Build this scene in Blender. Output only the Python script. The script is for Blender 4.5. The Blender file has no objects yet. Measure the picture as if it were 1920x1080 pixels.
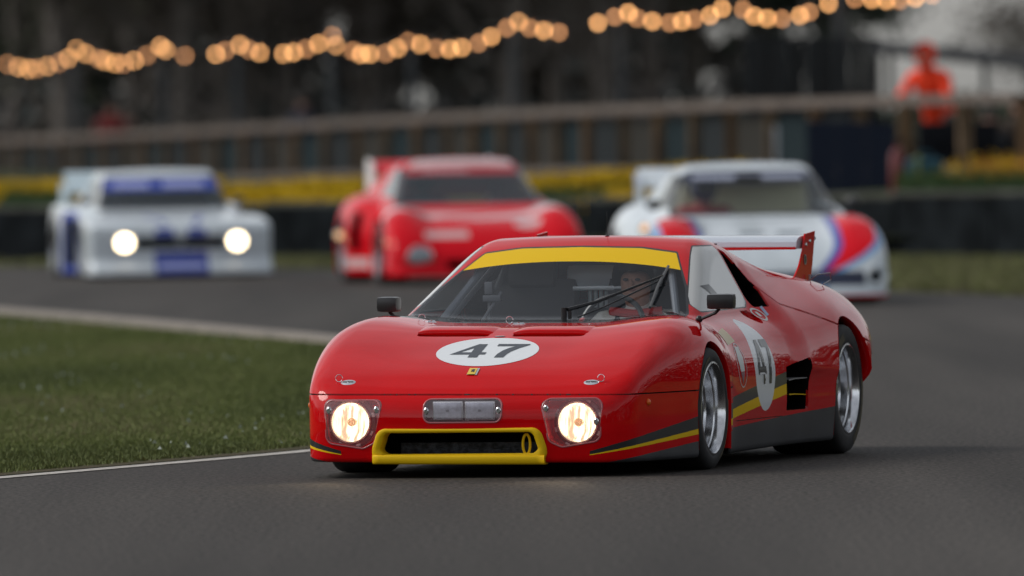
import bpy, bmesh, math, random
import numpy as np
from mathutils import Vector, Matrix, noise
random.seed(7); rng = np.random.default_rng(11)
SC = bpy.context.scene; COL = SC.collection
R = math.radians

# ------------------------------------------------------------------ camera, light, exposure
FPX = 24180.0                                  # focal length in pixels of a 1920 wide frame
CAM_H = 1.79; PITCH = (540 - 186) / FPX; ROLL = 0.016
cd = bpy.data.cameras.new('camera'); cam = bpy.data.objects.new('camera', cd); COL.objects.link(cam)
cf = Vector((0, math.cos(PITCH), -math.sin(PITCH))); r0 = Vector((1, 0, 0)); u0 = r0.cross(cf)
cr = r0 * math.cos(ROLL) - u0 * math.sin(ROLL); cu = u0 * math.cos(ROLL) + r0 * math.sin(ROLL)
cam.matrix_world = Matrix(((cr.x, cu.x, -cf.x, 0), (cr.y, cu.y, -cf.y, 0), (cr.z, cu.z, -cf.z, CAM_H), (0, 0, 0, 1)))
cd.sensor_width = 36; cd.lens = 36 * FPX / 1920; cd.clip_start = 1; cd.clip_end = 3000
cd.dof.use_dof = True; cd.dof.focus_distance = 61.6; cd.dof.aperture_fstop = 3.5
SC.camera = cam

SUN_EL, SUN_AZ = 42.0, 82.0                    # soft bright patch of an overcast sky, ahead-left of the camera
w = bpy.data.worlds.new('World'); SC.world = w; w.use_nodes = True
nt = w.node_tree; nt.nodes.clear()
sky = nt.nodes.new('ShaderNodeTexSky'); sky.sky_type = 'NISHITA'; sky.sun_disc = False
sky.sun_elevation = R(SUN_EL); sky.sun_rotation = R(-SUN_AZ); sky.air_density = 1.0; sky.dust_density = 1.2; sky.ozone_density = 1.0
hs = nt.nodes.new('ShaderNodeHueSaturation'); hs.inputs['Saturation'].default_value = 0.22
# soft broken cloud cover over the whole sky
tc = nt.nodes.new('ShaderNodeTexCoord'); mp = nt.nodes.new('ShaderNodeMapping'); mp.inputs['Scale'].default_value = (1, 1, 2.6)
cn = nt.nodes.new('ShaderNodeTexNoise'); cn.inputs['Scale'].default_value = 2.2; cn.inputs['Detail'].default_value = 6
cr_ = nt.nodes.new('ShaderNodeMapRange'); cr_.inputs['From Min'].default_value = .32; cr_.inputs['From Max'].default_value = .68
cr_.inputs['To Min'].default_value = .62; cr_.inputs['To Max'].default_value = 1.25
mulc = nt.nodes.new('ShaderNodeVectorMath'); mulc.operation = 'SCALE'
bg = nt.nodes.new('ShaderNodeBackground'); bg.inputs['Strength'].default_value = 0.10
wo = nt.nodes.new('ShaderNodeOutputWorld')
L = nt.links.new
L(sky.outputs[0], hs.inputs['Color']); L(tc.outputs['Generated'], mp.inputs[0]); L(mp.outputs[0], cn.inputs['Vector'])
L(cn.outputs['Fac'], cr_.inputs['Value']); L(hs.outputs[0], mulc.inputs[0]); L(cr_.outputs[0], mulc.inputs['Scale'])
L(mulc.outputs[0], bg.inputs['Color']); L(bg.outputs[0], wo.inputs[0])
sd = bpy.data.lights.new('sun', 'SUN'); sd.energy = 1.0; sd.angle = R(22); sd.color = (1, .95, .88)
sun = bpy.data.objects.new('sun', sd); COL.objects.link(sun)
az = R(SUN_AZ)   # azimuth measured from +Y towards -X
sdir = Vector((-math.sin(az) * math.cos(R(SUN_EL)), math.cos(az) * math.cos(R(SUN_EL)), math.sin(R(SUN_EL))))
sun.rotation_euler = sdir.to_track_quat('Z', 'Y').to_euler()
vs = SC.view_settings; vs.view_transform = 'Standard'; vs.look = 'None'; vs.gamma = 1; vs.use_curve_mapping = False
vs.exposure = 0.68

# ------------------------------------------------------------------ materials
MATS = {}
def mat(name, col, rough=.5, metal=0., coat=0., spec=.5, noise_amt=0., noise_scale=8., emit=None, estr=0., bump=0., bscale=60., crough=.04, var=None):
    if name in MATS: return MATS[name]
    m = bpy.data.materials.new(name); m.use_nodes = True; t = m.node_tree; b = t.nodes['Principled BSDF']
    b.inputs['Base Color'].default_value = (*col, 1); b.inputs['Roughness'].default_value = rough
    b.inputs['Metallic'].default_value = metal; b.inputs['Coat Weight'].default_value = coat
    b.inputs['Coat Roughness'].default_value = crough; b.inputs['Coat IOR'].default_value = 1.31; b.inputs['Specular IOR Level'].default_value = spec
    geo = t.nodes.new('ShaderNodeTexCoord')
    if noise_amt:
        n = t.nodes.new('ShaderNodeTexNoise'); n.inputs['Scale'].default_value = noise_scale; n.inputs['Detail'].default_value = 5
        t.links.new(geo.outputs['Object'], n.inputs['Vector'])
        mx = t.nodes.new('ShaderNodeMix'); mx.data_type = 'RGBA'
        c2 = var if var else tuple(c * (1 - noise_amt) for c in col)
        c1 = col if var else tuple(min(1, c * (1 + noise_amt)) for c in col)
        mx.inputs[6].default_value = (*c1, 1); mx.inputs[7].default_value = (*c2, 1)
        mr = t.nodes.new('ShaderNodeMapRange'); mr.inputs['From Min'].default_value = .35; mr.inputs['From Max'].default_value = .65
        t.links.new(n.outputs['Fac'], mr.inputs['Value']); t.links.new(mr.outputs[0], mx.inputs[0]); t.links.new(mx.outputs[2], b.inputs['Base Color'])
    if bump:
        n2 = t.nodes.new('ShaderNodeTexNoise'); n2.inputs['Scale'].default_value = bscale; n2.inputs['Detail'].default_value = 3
        t.links.new(geo.outputs['Object'], n2.inputs['Vector'])
        bp = t.nodes.new('ShaderNodeBump'); bp.inputs['Strength'].default_value = bump; bp.inputs['Distance'].default_value = .01
        t.links.new(n2.outputs['Fac'], bp.inputs['Height']); t.links.new(bp.outputs[0], b.inputs['Normal'])
    if emit: b.inputs['Emission Color'].default_value = (*emit, 1); b.inputs['Emission Strength'].default_value = estr
    MATS[name] = m; return m

def glassmat(name, tint, refl=1.0, ior=1.5, frost=0.0, frostcol=(.8, .8, .8)):
    if name in MATS: return MATS[name]
    m = bpy.data.materials.new(name); m.use_nodes = True; t = m.node_tree; t.nodes.clear()
    o = t.nodes.new('ShaderNodeOutputMaterial'); tr = t.nodes.new('ShaderNodeBsdfTransparent'); tr.inputs[0].default_value = (*tint, 1)
    gl = t.nodes.new('ShaderNodeBsdfGlossy'); gl.inputs['Roughness'].default_value = .02; gl.inputs[0].default_value = (refl, refl, refl, 1)
    # schlick reflectance of a thin pane, the same from either side
    lw = t.nodes.new('ShaderNodeLayerWeight'); lw.inputs['Blend'].default_value = .5
    pw = t.nodes.new('ShaderNodeMath'); pw.operation = 'POWER'; pw.inputs[1].default_value = 5.; t.links.new(lw.outputs['Facing'], pw.inputs[0])
    f0 = 1.6 * ((ior - 1) / (ior + 1))**2; ma = t.nodes.new('ShaderNodeMath'); ma.operation = 'MULTIPLY_ADD'; ma.inputs[1].default_value = 1 - f0; ma.inputs[2].default_value = f0; t.links.new(pw.outputs[0], ma.inputs[0])
    mx = t.nodes.new('ShaderNodeMixShader'); t.links.new(ma.outputs[0], mx.inputs[0])
    src = tr.outputs[0]
    if frost:
        df = t.nodes.new('ShaderNodeBsdfDiffuse'); df.inputs[0].default_value = (*frostcol, 1)
        m2 = t.nodes.new('ShaderNodeMixShader'); m2.inputs[0].default_value = frost
        t.links.new(tr.outputs[0], m2.inputs[1]); t.links.new(df.outputs[0], m2.inputs[2]); src = m2.outputs[0]
    t.links.new(src, mx.inputs[1]); t.links.new(gl.outputs[0], mx.inputs[2]); t.links.new(mx.outputs[0], o.inputs[0])
    MATS[name] = m; return m

RED = mat('red_paint', (.55, .0018, .004), .5, 0, .95, spec=.0, noise_amt=.06, noise_scale=3, bump=.10, bscale=4.5, crough=.03)
YEL = mat('yellow_paint', (.74, .47, .008), .5, 0, .0, spec=.12)
BLK = mat('black_paint', (.012, .013, .015), .4, 0, .6)
GRY = mat('charcoal_paint', (.035, .038, .043), .42, 0, .35, noise_amt=.15, noise_scale=6)
WHT = mat('white_paint', (.72, .75, .77), .4, 0, .5)
GAP = mat('panel_gap_black', (.006, .005, .005), .9, spec=.1)
VOID = mat('matt_black', (.004, .004, .004), .95, spec=.1)
RUB = mat('black_rubber', (.018, .018, .019), .75, noise_amt=.3, noise_scale=12)
TRIM = mat('black_trim', (.012, .012, .013), .35)
CHR = mat('polished_alloy', (.75, .76, .78), .16, 1.0)
ALU = mat('brushed_alloy', (.42, .43, .45), .34, 1.0)
DALU = mat('dark_wheel_centre', (.045, .045, .05), .4, .7)
NUM = mat('number_grey_black', (.03, .038, .05), .45, 0, .4)

# ------------------------------------------------------------------ helpers
def tag(o, label=None, cat=None, group=None, kind=None):
    if label: o['label'] = label
    if cat: o['category'] = cat
    if group: o['group'] = group
    if kind: o['kind'] = kind
    return o
def empty(name, loc=(0, 0, 0), rz=0, parent=None):
    o = bpy.data.objects.new(name, None); COL.objects.link(o); o.location = loc; o.rotation_euler = (0, 0, rz); o.empty_display_size = .2
    if parent: o.parent = parent
    return o
def link(name, me, mats, parent=None, smooth=None):
    for m in (mats if isinstance(mats, (list, tuple)) else [mats]): me.materials.append(m)
    if smooth is not None: me.polygons.foreach_set('use_smooth', [smooth] * len(me.polygons))
    o = bpy.data.objects.new(name, me); COL.objects.link(o)
    if parent: o.parent = parent
    return o
def pydata(name, v, f, mats, parent=None, smooth=False, mi=None):
    me = bpy.data.meshes.new(name); me.from_pydata([tuple(p) for p in v], [], f)
    if mi is not None: me.polygons.foreach_set('material_index', mi)
    return link(name, me, mats, parent, smooth)
def tris_mesh(name, V, T, mats, parent=None, mi=None, smooth=False):
    """fast numpy mesh of triangles/quads: V (n,3) T (m,k)"""
    me = bpy.data.meshes.new(name); k = T.shape[1]
    me.vertices.add(len(V)); me.vertices.foreach_set('co', V.astype(np.float32).ravel())
    me.loops.add(T.size); me.loops.foreach_set('vertex_index', T.astype(np.int32).ravel())
    me.polygons.add(len(T)); me.polygons.foreach_set('loop_start', np.arange(0, T.size, k, dtype=np.int32))
    if mi is not None: me.polygons.foreach_set('material_index', mi.astype(np.int32))
    me.update(calc_edges=True)
    return link(name, me, mats, parent, smooth)
class MB:
    def __init__(s): s.bm = bmesh.new()
    def box(s, c, d, rot=None, bev=0):
        M = Matrix.Translation(c) @ (rot.to_4x4() if rot is not None else Matrix()) @ Matrix.Diagonal((*d, 1))
        r = bmesh.ops.create_cube(s.bm, size=1, matrix=M)
        if bev:
            es = list({e for v in r['verts'] for e in v.link_edges})
            bmesh.ops.bevel(s.bm, geom=es, offset=bev, segments=2, profile=.7, affect='EDGES')
        return s
    def tube(s, pts, r, n=8, caps=True):
        pts = [Vector(p) for p in pts]; rings = []
        rs = r if isinstance(r, (list, tuple)) else [r] * len(pts)
        up = None
        for i, p in enumerate(pts):
            d = (pts[min(i + 1, len(pts) - 1)] - pts[max(i - 1, 0)]).normalized()
            if up is None: up = Vector((0, 0, 1)) if abs(d.z) < .9 else Vector((1, 0, 0))
            a = d.cross(up).normalized(); b = a.cross(d).normalized(); up = b
            rings.append([s.bm.verts.new(p + (a * math.cos(2 * math.pi * k / n) + b * math.sin(2 * math.pi * k / n)) * rs[i]) for k in range(n)])
        for A, B in zip(rings, rings[1:]):
            for k in range(n): s.bm.faces.new((A[k], A[(k + 1) % n], B[(k + 1) % n], B[k]))
        if caps: s.bm.faces.new(rings[0][::-1]); s.bm.faces.new(rings[-1])
        return s
    def lathe(s, prof, n=48, axis='y', c=(0, 0, 0)):
        """prof: list of (radius, offset along axis)"""
        rings = []
        for r, h in prof:
            ring = []
            for k in range(n):
                a = 2 * math.pi * k / n; q = (r * math.cos(a), h, r * math.sin(a)) if axis == 'y' else ((h, r * math.cos(a), r * math.sin(a)) if axis == 'x' else (r * math.cos(a), r * math.sin(a), h))
                ring.append(s.bm.verts.new((q[0] + c[0], q[1] + c[1], q[2] + c[2])))
            rings.append(ring)
        for A, B in zip(rings, rings[1:]):
            for k in range(n): s.bm.faces.new((A[k], A[(k + 1) % n], B[(k + 1) % n], B[k]))
        return s
    def ball(s, c, r, sc=(1, 1, 1), u=16, v=10):
        bmesh.ops.create_uvsphere(s.bm, u_segments=u, v_segments=v, radius=r, matrix=Matrix.Translation(c) @ Matrix.Diagonal((*sc, 1))); return s
    def prism(s, pts, off):
        """closed polygon of 3d points extruded by vector off"""
        a = [s.bm.verts.new(p) for p in pts]; b = [s.bm.verts.new(Vector(p) + Vector(off)) for p in pts]
        s.bm.faces.new(a[::-1]); s.bm.faces.new(b)
        for i in range(len(a)): j = (i + 1) % len(a); s.bm.faces.new((a[i], a[j], b[j], b[i]))
        return s
    def build(s, name, m, parent=None, smooth=True, ang=35):
        bmesh.ops.recalc_face_normals(s.bm, faces=s.bm.faces)
        me = bpy.data.meshes.new(name)
        if smooth:
            for f in s.bm.faces: f.smooth = True
            ca = math.cos(R(ang))
            for e in s.bm.edges:
                if len(e.link_faces) == 2 and e.link_faces[0].normal.dot(e.link_faces[1].normal) < ca: e.smooth = False
        s.bm.to_mesh(me); s.bm.free()
        return link(name, me, m, parent)

# ------------------------------------------------------------------ implicit-surface body modelling
def prof(xs, ys, sig=.05, lo=-6., hi=3., st=.005):
    """smooth profile curve through points: monotone cubic, then lightly gaussian smoothed"""
    o = np.argsort(xs); X = np.array(xs, float)[o]; Y = np.array(ys, float)[o]
    h = np.diff(X); d = np.diff(Y) / h; m = np.zeros_like(Y); m[1:-1] = np.where(d[:-1] * d[1:] > 0, 2 * d[:-1] * d[1:] / (d[:-1] + d[1:] + 1e-12), 0); m[0] = d[0]; m[-1] = d[-1]
    g = np.arange(lo, hi, st); q = np.clip(g, X[0], X[-1]); i = np.clip(np.searchsorted(X, q) - 1, 0, len(h) - 1)
    t = (q - X[i]) / h[i]; v = (2*t**3-3*t**2+1)*Y[i] + (t**3-2*t**2+t)*h[i]*m[i] + (-2*t**3+3*t**2)*Y[i+1] + (t**3-t**2)*h[i]*m[i+1]
    v = np.where(g < X[0], Y[0] + (g - X[0]) * m[0], v); v = np.where(g > X[-1], Y[-1] + (g - X[-1]) * m[-1], v)
    if sig:
        k = np.arange(-int(3*sig/st), int(3*sig/st)+1) * st; kk = np.exp(-.5*(k/sig)**2); kk /= kk.sum()
        v = np.convolve(np.pad(v, len(k)//2, mode='edge'), kk, 'valid')
    return lambda x: np.interp(x, g, v)
def smax(a, b, k):
    h = np.maximum(k - np.abs(a - b), 0) / k; return np.maximum(a, b) + h * h * k * .25
def smin(a, b, k): return -smax(-a, -b, k)
def sstep(x, a, b):
    t = np.clip((x - a) / (b - a), 0, 1); return t * t * (3 - 2 * t)
def sdpoly(px, py, pts):
    """signed distance to polygon (negative inside)"""
    P = np.array(pts, float); n = len(P); d = np.full(px.shape, 1e9); s = np.ones(px.shape)
    for i in range(n):
        j = (i - 1) % n; e = P[j] - P[i]; wx = px - P[i][0]; wy = py - P[i][1]
        t = np.clip((wx*e[0] + wy*e[1]) / (e @ e), 0, 1); d = np.minimum(d, (wx - e[0]*t)**2 + (wy - e[1]*t)**2)
        c1 = py >= P[i][1]; c2 = py < P[j][1]; c3 = e[0]*wy > e[1]*wx
        s = np.where((c1 & c2 & c3) | (~c1 & ~c2 & ~c3), -s, s)
    return s * np.sqrt(d)
class Shell:
    def __init__(self, F, lo, hi, h, part='body', m='red', smooth_eps=.004):
        self.F = F; self.eps = smooth_eps
        ax = [np.arange(lo[i], hi[i] + h, h) for i in range(3)]
        X, Y, Z = np.meshgrid(*ax, indexing='ij')
        V = F(X, Y, Z); S = V < 0
        # surface nets
        nx, ny, nz = [len(a) - 1 for a in ax]
        c = np.zeros((nx, ny, nz), int)
        for i in (0, 1):
            for j in (0, 1):
                for k in (0, 1): c += S[i:i+nx, j:j+ny, k:k+nz]
        act = (c > 0) & (c < 8); idx = -np.ones(act.shape, int); A = np.argwhere(act); idx[act] = np.arange(len(A))
        acc = np.zeros((len(A), 3)); cnt = np.zeros(len(A)); a0, a1, a2 = A.T
        E = [((i, j, k), d) for d in range(3) for i in ((0,) if d == 0 else (0, 1)) for j in ((0,) if d == 1 else (0, 1)) for k in ((0,) if d == 2 else (0, 1))]
        for (o, d) in E:
            e = np.zeros(3, int); e[d] = 1
            v0 = V[a0+o[0], a1+o[1], a2+o[2]]; v1 = V[a0+o[0]+e[0], a1+o[1]+e[1], a2+o[2]+e[2]]
            m_ = (v0 < 0) != (v1 < 0); t = np.where(m_, v0 / (v0 - v1 + 1e-30), 0)
            p = np.stack([A[:, q] + o[q] + e[q] * t for q in range(3)], 1); acc += np.where(m_[:, None], p, 0); cnt += m_
        P = acc / cnt[:, None] * h + np.array([a[0] for a in ax])
        quads = []
        for d in range(3):
            e = np.zeros(3, int); e[d] = 1; sl0 = [slice(1, -1)] * 3; sl1 = [slice(1, -1)] * 3
            sl0 = [slice(1, s_ - 1) for s_ in S.shape]; sl0[d] = slice(0, S.shape[d] - 1)
            sl1 = list(sl0); sl1[d] = slice(1, S.shape[d])
            A0 = S[tuple(sl0)]; A1 = S[tuple(sl1)]; x = np.argwhere(A0 != A1); fl = A0[A0 != A1]
            x = x + np.array([sl0[0].start, sl0[1].start, sl0[2].start]); u, v = [q for q in range(3) if q != d]
            du = np.zeros(3, int); du[u] = 1; dv = np.zeros(3, int); dv[v] = 1
            q = np.stack([idx[tuple((x - du - dv).T)], idx[tuple((x - dv).T)], idx[tuple(x.T)], idx[tuple((x - du).T)]], 1)
            if d == 1: fl = ~fl
            q[~fl] = q[~fl][:, ::-1]; quads.append(q)
        Q = np.concatenate(quads); self.P = P
        for _ in range(3): self.P = self.newton(self.P, h)
        pn = np.cross(self.P[Q[:, 2]] - self.P[Q[:, 0]], self.P[Q[:, 3]] - self.P[Q[:, 1]]); flip = (pn * self.grad(self.P[Q[:, 0]])).sum(1) < 0; Q[flip] = Q[flip][:, ::-1]
        self.polys = [tuple(r) for r in Q.tolist()]; self.lab = [(part, m)] * len(self.polys); self.f_cache = None
    def grad(self, P):
        e = self.eps; x, y, z = P.T; F = self.F
        return np.stack([F(x+e, y, z) - F(x-e, y, z), F(x, y+e, z) - F(x, y-e, z), F(x, y, z+e) - F(x, y, z-e)], 1) / (2*e)
    def newton(self, P, lim=.02):
        g = self.grad(P); v = self.F(*P.T); s = v / np.maximum((g*g).sum(1), .05); st = -g * s[:, None]
        n = np.linalg.norm(st, axis=1); st *= np.minimum(1, lim*.7 / np.maximum(n, 1e-9))[:, None]; return P + st
    def cut(self, f, part=None, m=None, inp=None, inm=None):
        """polygons where f<0 (of the chosen parts/materials) get a new part and/or material name"""
        P = self.P; val = f(*P.T); val = np.where(np.abs(val) < 1e-7, 1e-7, val)
        neg = val < 0
        ln = np.fromiter((len(p) for p in self.polys), int, len(self.polys)); flat = np.fromiter((i for p in self.polys for i in p), int, ln.sum())
        st = np.concatenate([[0], np.cumsum(ln)[:-1]]); cn = np.add.reduceat(neg[flat].astype(int), st)
        cand = np.nonzero(cn > 0)[0]
        sel = []
        for i in cand:
            l = self.lab[i]
            if (inp is None or l[0] in inp) and (inm is None or l[1] in inm): sel.append(i)
        new = lambda l: (part or l[0], m or l[1])
        cross = []
        for i in sel:
            if cn[i] == ln[i]: self.lab[i] = new(self.lab[i])
            else: cross.append(i)
        if not cross: return self
        ed = {}
        for i in cross:
            p = self.polys[i]
            for a, b in zip(p, p[1:] + p[:1]):
                if neg[a] != neg[b]: ed.setdefault((a, b) if a < b else (b, a), None)
        ks = np.array(list(ed.keys())); A = P[ks[:, 0]]; B = P[ks[:, 1]]; va = val[ks[:, 0]]; vb = val[ks[:, 1]]
        lo = np.zeros(len(ks)); hi = np.ones(len(ks)); t = va / (va - vb)
        for _ in range(5):
            M = A + (B - A) * t[:, None]; vm = f(*M.T); same = (vm < 0) == (va < 0)
            lo = np.where(same, t, lo); hi = np.where(same, hi, t)
            va2 = np.where(same, vm, va)
            t = .5 * (lo + hi) if _ > 0 else np.where(same, t + (1 - t) * np.clip(vm / (vm - vb + 1e-30), 0, 1), t * np.clip(va / (va - vm + 1e-30), 0, 1))
        N = A + (B - A) * t[:, None]; N = self.newton(N, .006)
        base = len(P); self.P = np.concatenate([P, N])
        for k, (key) in enumerate(ed): ed[key] = base + k
        # T-junction handling: neighbours that are not split keep straight edges; new vertices lie on them
        npoly = []; nlab = []; crs = set(cross)
        for i in cross:
            p = self.polys[i]; ins = []; out = []
            for a, b in zip(p, p[1:] + p[:1]):
                (ins if neg[a] else out).append(a)
                if neg[a] != neg[b]:
                    q = ed[(a, b) if a < b else (b, a)]; ins.append(q); out.append(q)
            if len(ins) > 2: npoly.append(tuple(ins)); nlab.append(new(self.lab[i]))
            if len(out) > 2: npoly.append(tuple(out)); nlab.append(self.lab[i])
        self.polys = [p for i, p in enumerate(self.polys) if i not in crs] + npoly
        self.lab = [l for i, l in enumerate(self.lab) if i not in crs] + nlab
        return self
    def band(self, g, wdt, part='panel_gap', m='gap', inp=None, inm=None, lim=None):
        """thin band where 0<g<wdt inside region lim<0"""
        self._k = getattr(self, '_k', 0) + 1; t = '_t%d' % self._k
        parts = sorted({l[0] for l in self.lab if l[0] != 'none' and l[0] != 'panel_gap' and (inp is None or l[0] in inp)})
        for pn in parts:
            tt = t + pn
            if lim is not None: self.cut(lim, part=tt + '_l', inp={pn}); src = tt + '_l'
            else: src = pn
            self.cut(lambda x, y, z: g(x, y, z) - wdt, part=tt, inp={src}); self.cut(g, part=pn, inp={tt}); self.relabel(tt, part, m)
            if lim is not None: self.relabel(src, pn)
        return self
    def relabel(self, old, part, m=None):
        self.lab = [((part, m or l[1]) if l[0] == old else l) for l in self.lab]
    def take(self, part, side=0):
        yy = self.P[:, 1]; K = [(p, l[1]) for p, l in zip(self.polys, self.lab) if l[0] == part and (side == 0 or yy[p[0]] * side > 0)]
        fs = [k[0] for k in K]; ms = [k[1] for k in K]
        return fs, ms
    def obj(self, name, part, matmap, parent=None, push=0., thick=0., side=0):
        fs, ms = self.take(part, side)
        if not fs: print('EMPTY PART', part); return None
        used = sorted({i for p in fs for i in p}); rm = {u: k for k, u in enumerate(used)}
        V = self.P[used]; g = self.grad(V); n = g / np.maximum(np.linalg.norm(g, axis=1), 1e-9)[:, None]
        V = V + n * push; fs = [[rm[i] for i in p] for p in fs]
        mats = []; [mats.append(q) for q in ms if q not in mats]; mi = [mats.index(q) for q in ms]
        V, fs, mi, n = [np.array(V)], list(fs), list(mi), [n]
        if thick:                                       # return edges: turn the border inwards so that panels have a real edge
            cnt = {}
            for p in fs:
                for a, b in zip(p, p[1:] + p[:1]): cnt[(a, b)] = cnt.get((a, b), 0) + 1
            be = [(a, b) for (a, b) in cnt if (b, a) not in cnt]; bv = sorted({q for e in be for q in e}); b2 = {q: len(used) + k for k, q in enumerate(bv)}
            b3 = {q: len(used) + len(bv) + k for k, q in enumerate(bv)}
            V.append(V[0][bv].copy()); V.append(V[0][bv] - n[0][bv] * thick); n.append(n[0][bv]); n.append(n[0][bv])
            nf = len(fs)
            for a, b in be: fs.append([b2[b], b2[a], b3[a], b3[b]]); mi.append(mi[0])
        V = np.concatenate(V); n = np.concatenate(n)
        me = bpy.data.meshes.new(name); me.from_pydata(V.tolist(), [], fs)
        me.polygons.foreach_set('material_index', mi); me.polygons.foreach_set('use_smooth', [True] * len(fs))
        for q in mats: me.materials.append(matmap[q])
        me.normals_split_custom_set_from_vertices(n.tolist())
        o = bpy.data.objects.new(name, me); COL.objects.link(o)
        if parent: o.parent = parent
        return o
    def recess(self, name, part, off, mats, parent=None, floor=True, wallmat=0, floormat=None, side=0):
        """pocket behind a removed region: walls swept along off(P) plus a floor"""
        fs, _ = self.take(part, side); used = sorted({i for p in fs for i in p}); rm = {u: k for k, u in enumerate(used)}; fs = [[rm[i] for i in p] for p in fs]
        V = self.P[used]; D = off(V); n = len(used); cnt = {}
        for p in fs:
            for a, b in zip(p, p[1:] + p[:1]): cnt[(a, b)] = 1
        be = [(a, b) for (a, b) in cnt if (b, a) not in cnt]
        F2 = [[b, a, a + n, b + n] for a, b in be]; mi = [wallmat] * len(F2); nw = len(F2)
        if floor: F2 += [[i + n for i in p] for p in fs]; mi += [wallmat if floormat is None else floormat] * len(fs)
        me = bpy.data.meshes.new(name); me.from_pydata(np.concatenate([V, V + D]).tolist(), [], F2)
        me.polygons.foreach_set('material_index', mi)
        return link(name, me, mats, parent)
    def project(self, P, axis, it=12):
        """move points onto the surface along an axis"""
        P = P.copy(); e = .002
        for _ in range(it):
            v = self.F(*P.T); Q = P.copy(); Q[:, axis] += e; d = (self.F(*Q.T) - v) / e
            d = np.where(np.abs(d) < .15, np.sign(d + 1e-9) * .15, d); P[:, axis] -= np.clip(v / d, -.05, .05)
        return P
def decal(sh, name, loops, plane, start, m, parent, lift=.0015, step=.02, holes=False):
    """flat print laid on the body: 2d loops (first outer, rest holes) -> fine mesh -> projected on to the surface"""
    from mathutils.geometry import tessellate_polygon
    vs_ = [Vector((p[0], p[1], 0)) for l in loops for p in l]; tr = tessellate_polygon([[Vector((p[0], p[1], 0)) for p in l] for l in loops])
    bm = bmesh.new(); bv = [bm.verts.new(v) for v in vs_]
    for t in tr:
        try: bm.faces.new([bv[i] for i in t])
        except ValueError: pass
    xs = [v.x for v in vs_]; ys = [v.y for v in vs_]
    for a, lo, hi in ((0, min(xs), max(xs)), (1, min(ys), max(ys))):
        q = lo + step
        while q < hi:
            co = Vector((q, 0, 0)) if a == 0 else Vector((0, q, 0)); no = Vector((1, 0, 0)) if a == 0 else Vector((0, 1, 0))
            bmesh.ops.bisect_plane(bm, geom=bm.verts[:] + bm.edges[:] + bm.faces[:], plane_co=co, plane_no=no); q += step
    P = np.array([v.co[:] for v in bm.verts]); Q = np.zeros_like(P); a0, a1, ap = plane
    Q[:, a0] = P[:, 0]; Q[:, a1] = P[:, 1]; Q[:, ap] = start; Q = sh.project(Q, ap)
    g = sh.grad(Q); nn = g / np.linalg.norm(g, axis=1)[:, None]; Q += nn * lift
    for i, v in enumerate(bm.verts): v.co = Q[i]
    bm.verts.index_update(); me = bpy.data.meshes.new(name)
    for f in bm.faces: f.smooth = True
    bm.to_mesh(me); bm.free(); me.normals_split_custom_set_from_vertices(nn.tolist())
    o = link(name, me, m, parent)
    # faces must look outwards
    me.update(); c = sum((p.normal.dot(Vector(nn[p.vertices[0]])) for p in me.polygons))
    if c < 0: me.flip_normals(); me.normals_split_custom_set_from_vertices(nn.tolist())
    return o
def ell(cx, cy, a, b, n=64): return [(cx + a*math.cos(2*math.pi*i/n), cy + b*math.sin(2*math.pi*i/n)) for i in range(n)]

# ------------------------------------------------------------------ people: one continuous skinned body each
def person(name, label, loc, rz, J, mats, cat='person', group=None, sub=2):
    """J: list of chains of (x,y,z,radius,material); chain points named by index; the first chain starts at the pelvis, others start at (chain, index)"""
    bm = bmesh.new(); lay = bm.verts.layers.skin.verify(); idx = {}; info = []
    root_v = None
    for ci, (start, pts) in enumerate(J):
        prev = idx[start] if start is not None else None
        for pi, p in enumerate(pts):
            v = bm.verts.new(p[:3]); v[lay].radius = (p[3], p[3] if len(p) < 6 else p[5]); idx[(ci, pi)] = v; info.append((Vector(p[:3]), p[3], p[4]))
            if root_v is None: root_v = v; v[lay].use_root = True
            if prev is not None: bm.edges.new((prev, v))
            prev = v
    me = bpy.data.meshes.new(name); bm.to_mesh(me); bm.free()
    o = bpy.data.objects.new(name, me); COL.objects.link(o)
    sk = o.modifiers.new('s', 'SKIN'); sk.use_smooth_shade = True; sb = o.modifiers.new('d', 'SUBSURF'); sb.levels = sub
    dg = bpy.context.evaluated_depsgraph_get(); dg.update(); m2 = bpy.data.meshes.new_from_object(o.evaluated_get(dg)); o.modifiers.clear(); o.data = m2
    for m in mats: m2.materials.append(m)
    seg = [(a, b) for a, b in []]
    ctr = np.array([i[0][:] for i in info]); rad = np.array([i[1] for i in info]); mi = np.array([i[2] for i in info])
    pc = np.array([p.center[:] for p in m2.polygons]); d = np.linalg.norm(pc[:, None] - ctr[None], axis=2) - rad[None] * .9
    m2.polygons.foreach_set('material_index', mi[d.argmin(1)].astype(np.int32)); m2.polygons.foreach_set('use_smooth', [True] * len(m2.polygons)); m2.update()
    o.location = loc; o.rotation_euler = (0, 0, rz); tag(o, label, cat, group); return o
def hand(base, fwd, side, s=1., m=0):
    """five short finger chains rooted in a palm; returns chains to add (start filled in by caller)"""
    b, f, sd = Vector(base), Vector(fwd).normalized(), Vector(side).normalized(); dn = f.cross(sd).normalized(); out = []
    for k, ln in enumerate((.07, .078, .072, .056)):
        o_ = b + f * .05 * s + sd * (k - 1.5) * .02 * s
        out.append([tuple(o_) + (.010, m), tuple(o_ + f * ln * .5 * s - dn * .008) + (.0085, m), tuple(o_ + f * ln * .85 * s - dn * .030) + (.0075, m)])
    t_ = b + f * .01 - sd * .025 * s; out.append([tuple(t_) + (.011, m), tuple(t_ - sd * .03 + f * .03) + (.0095, m), tuple(t_ - sd * .035 + f * .055) + (.008, m)])
    return out
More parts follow.
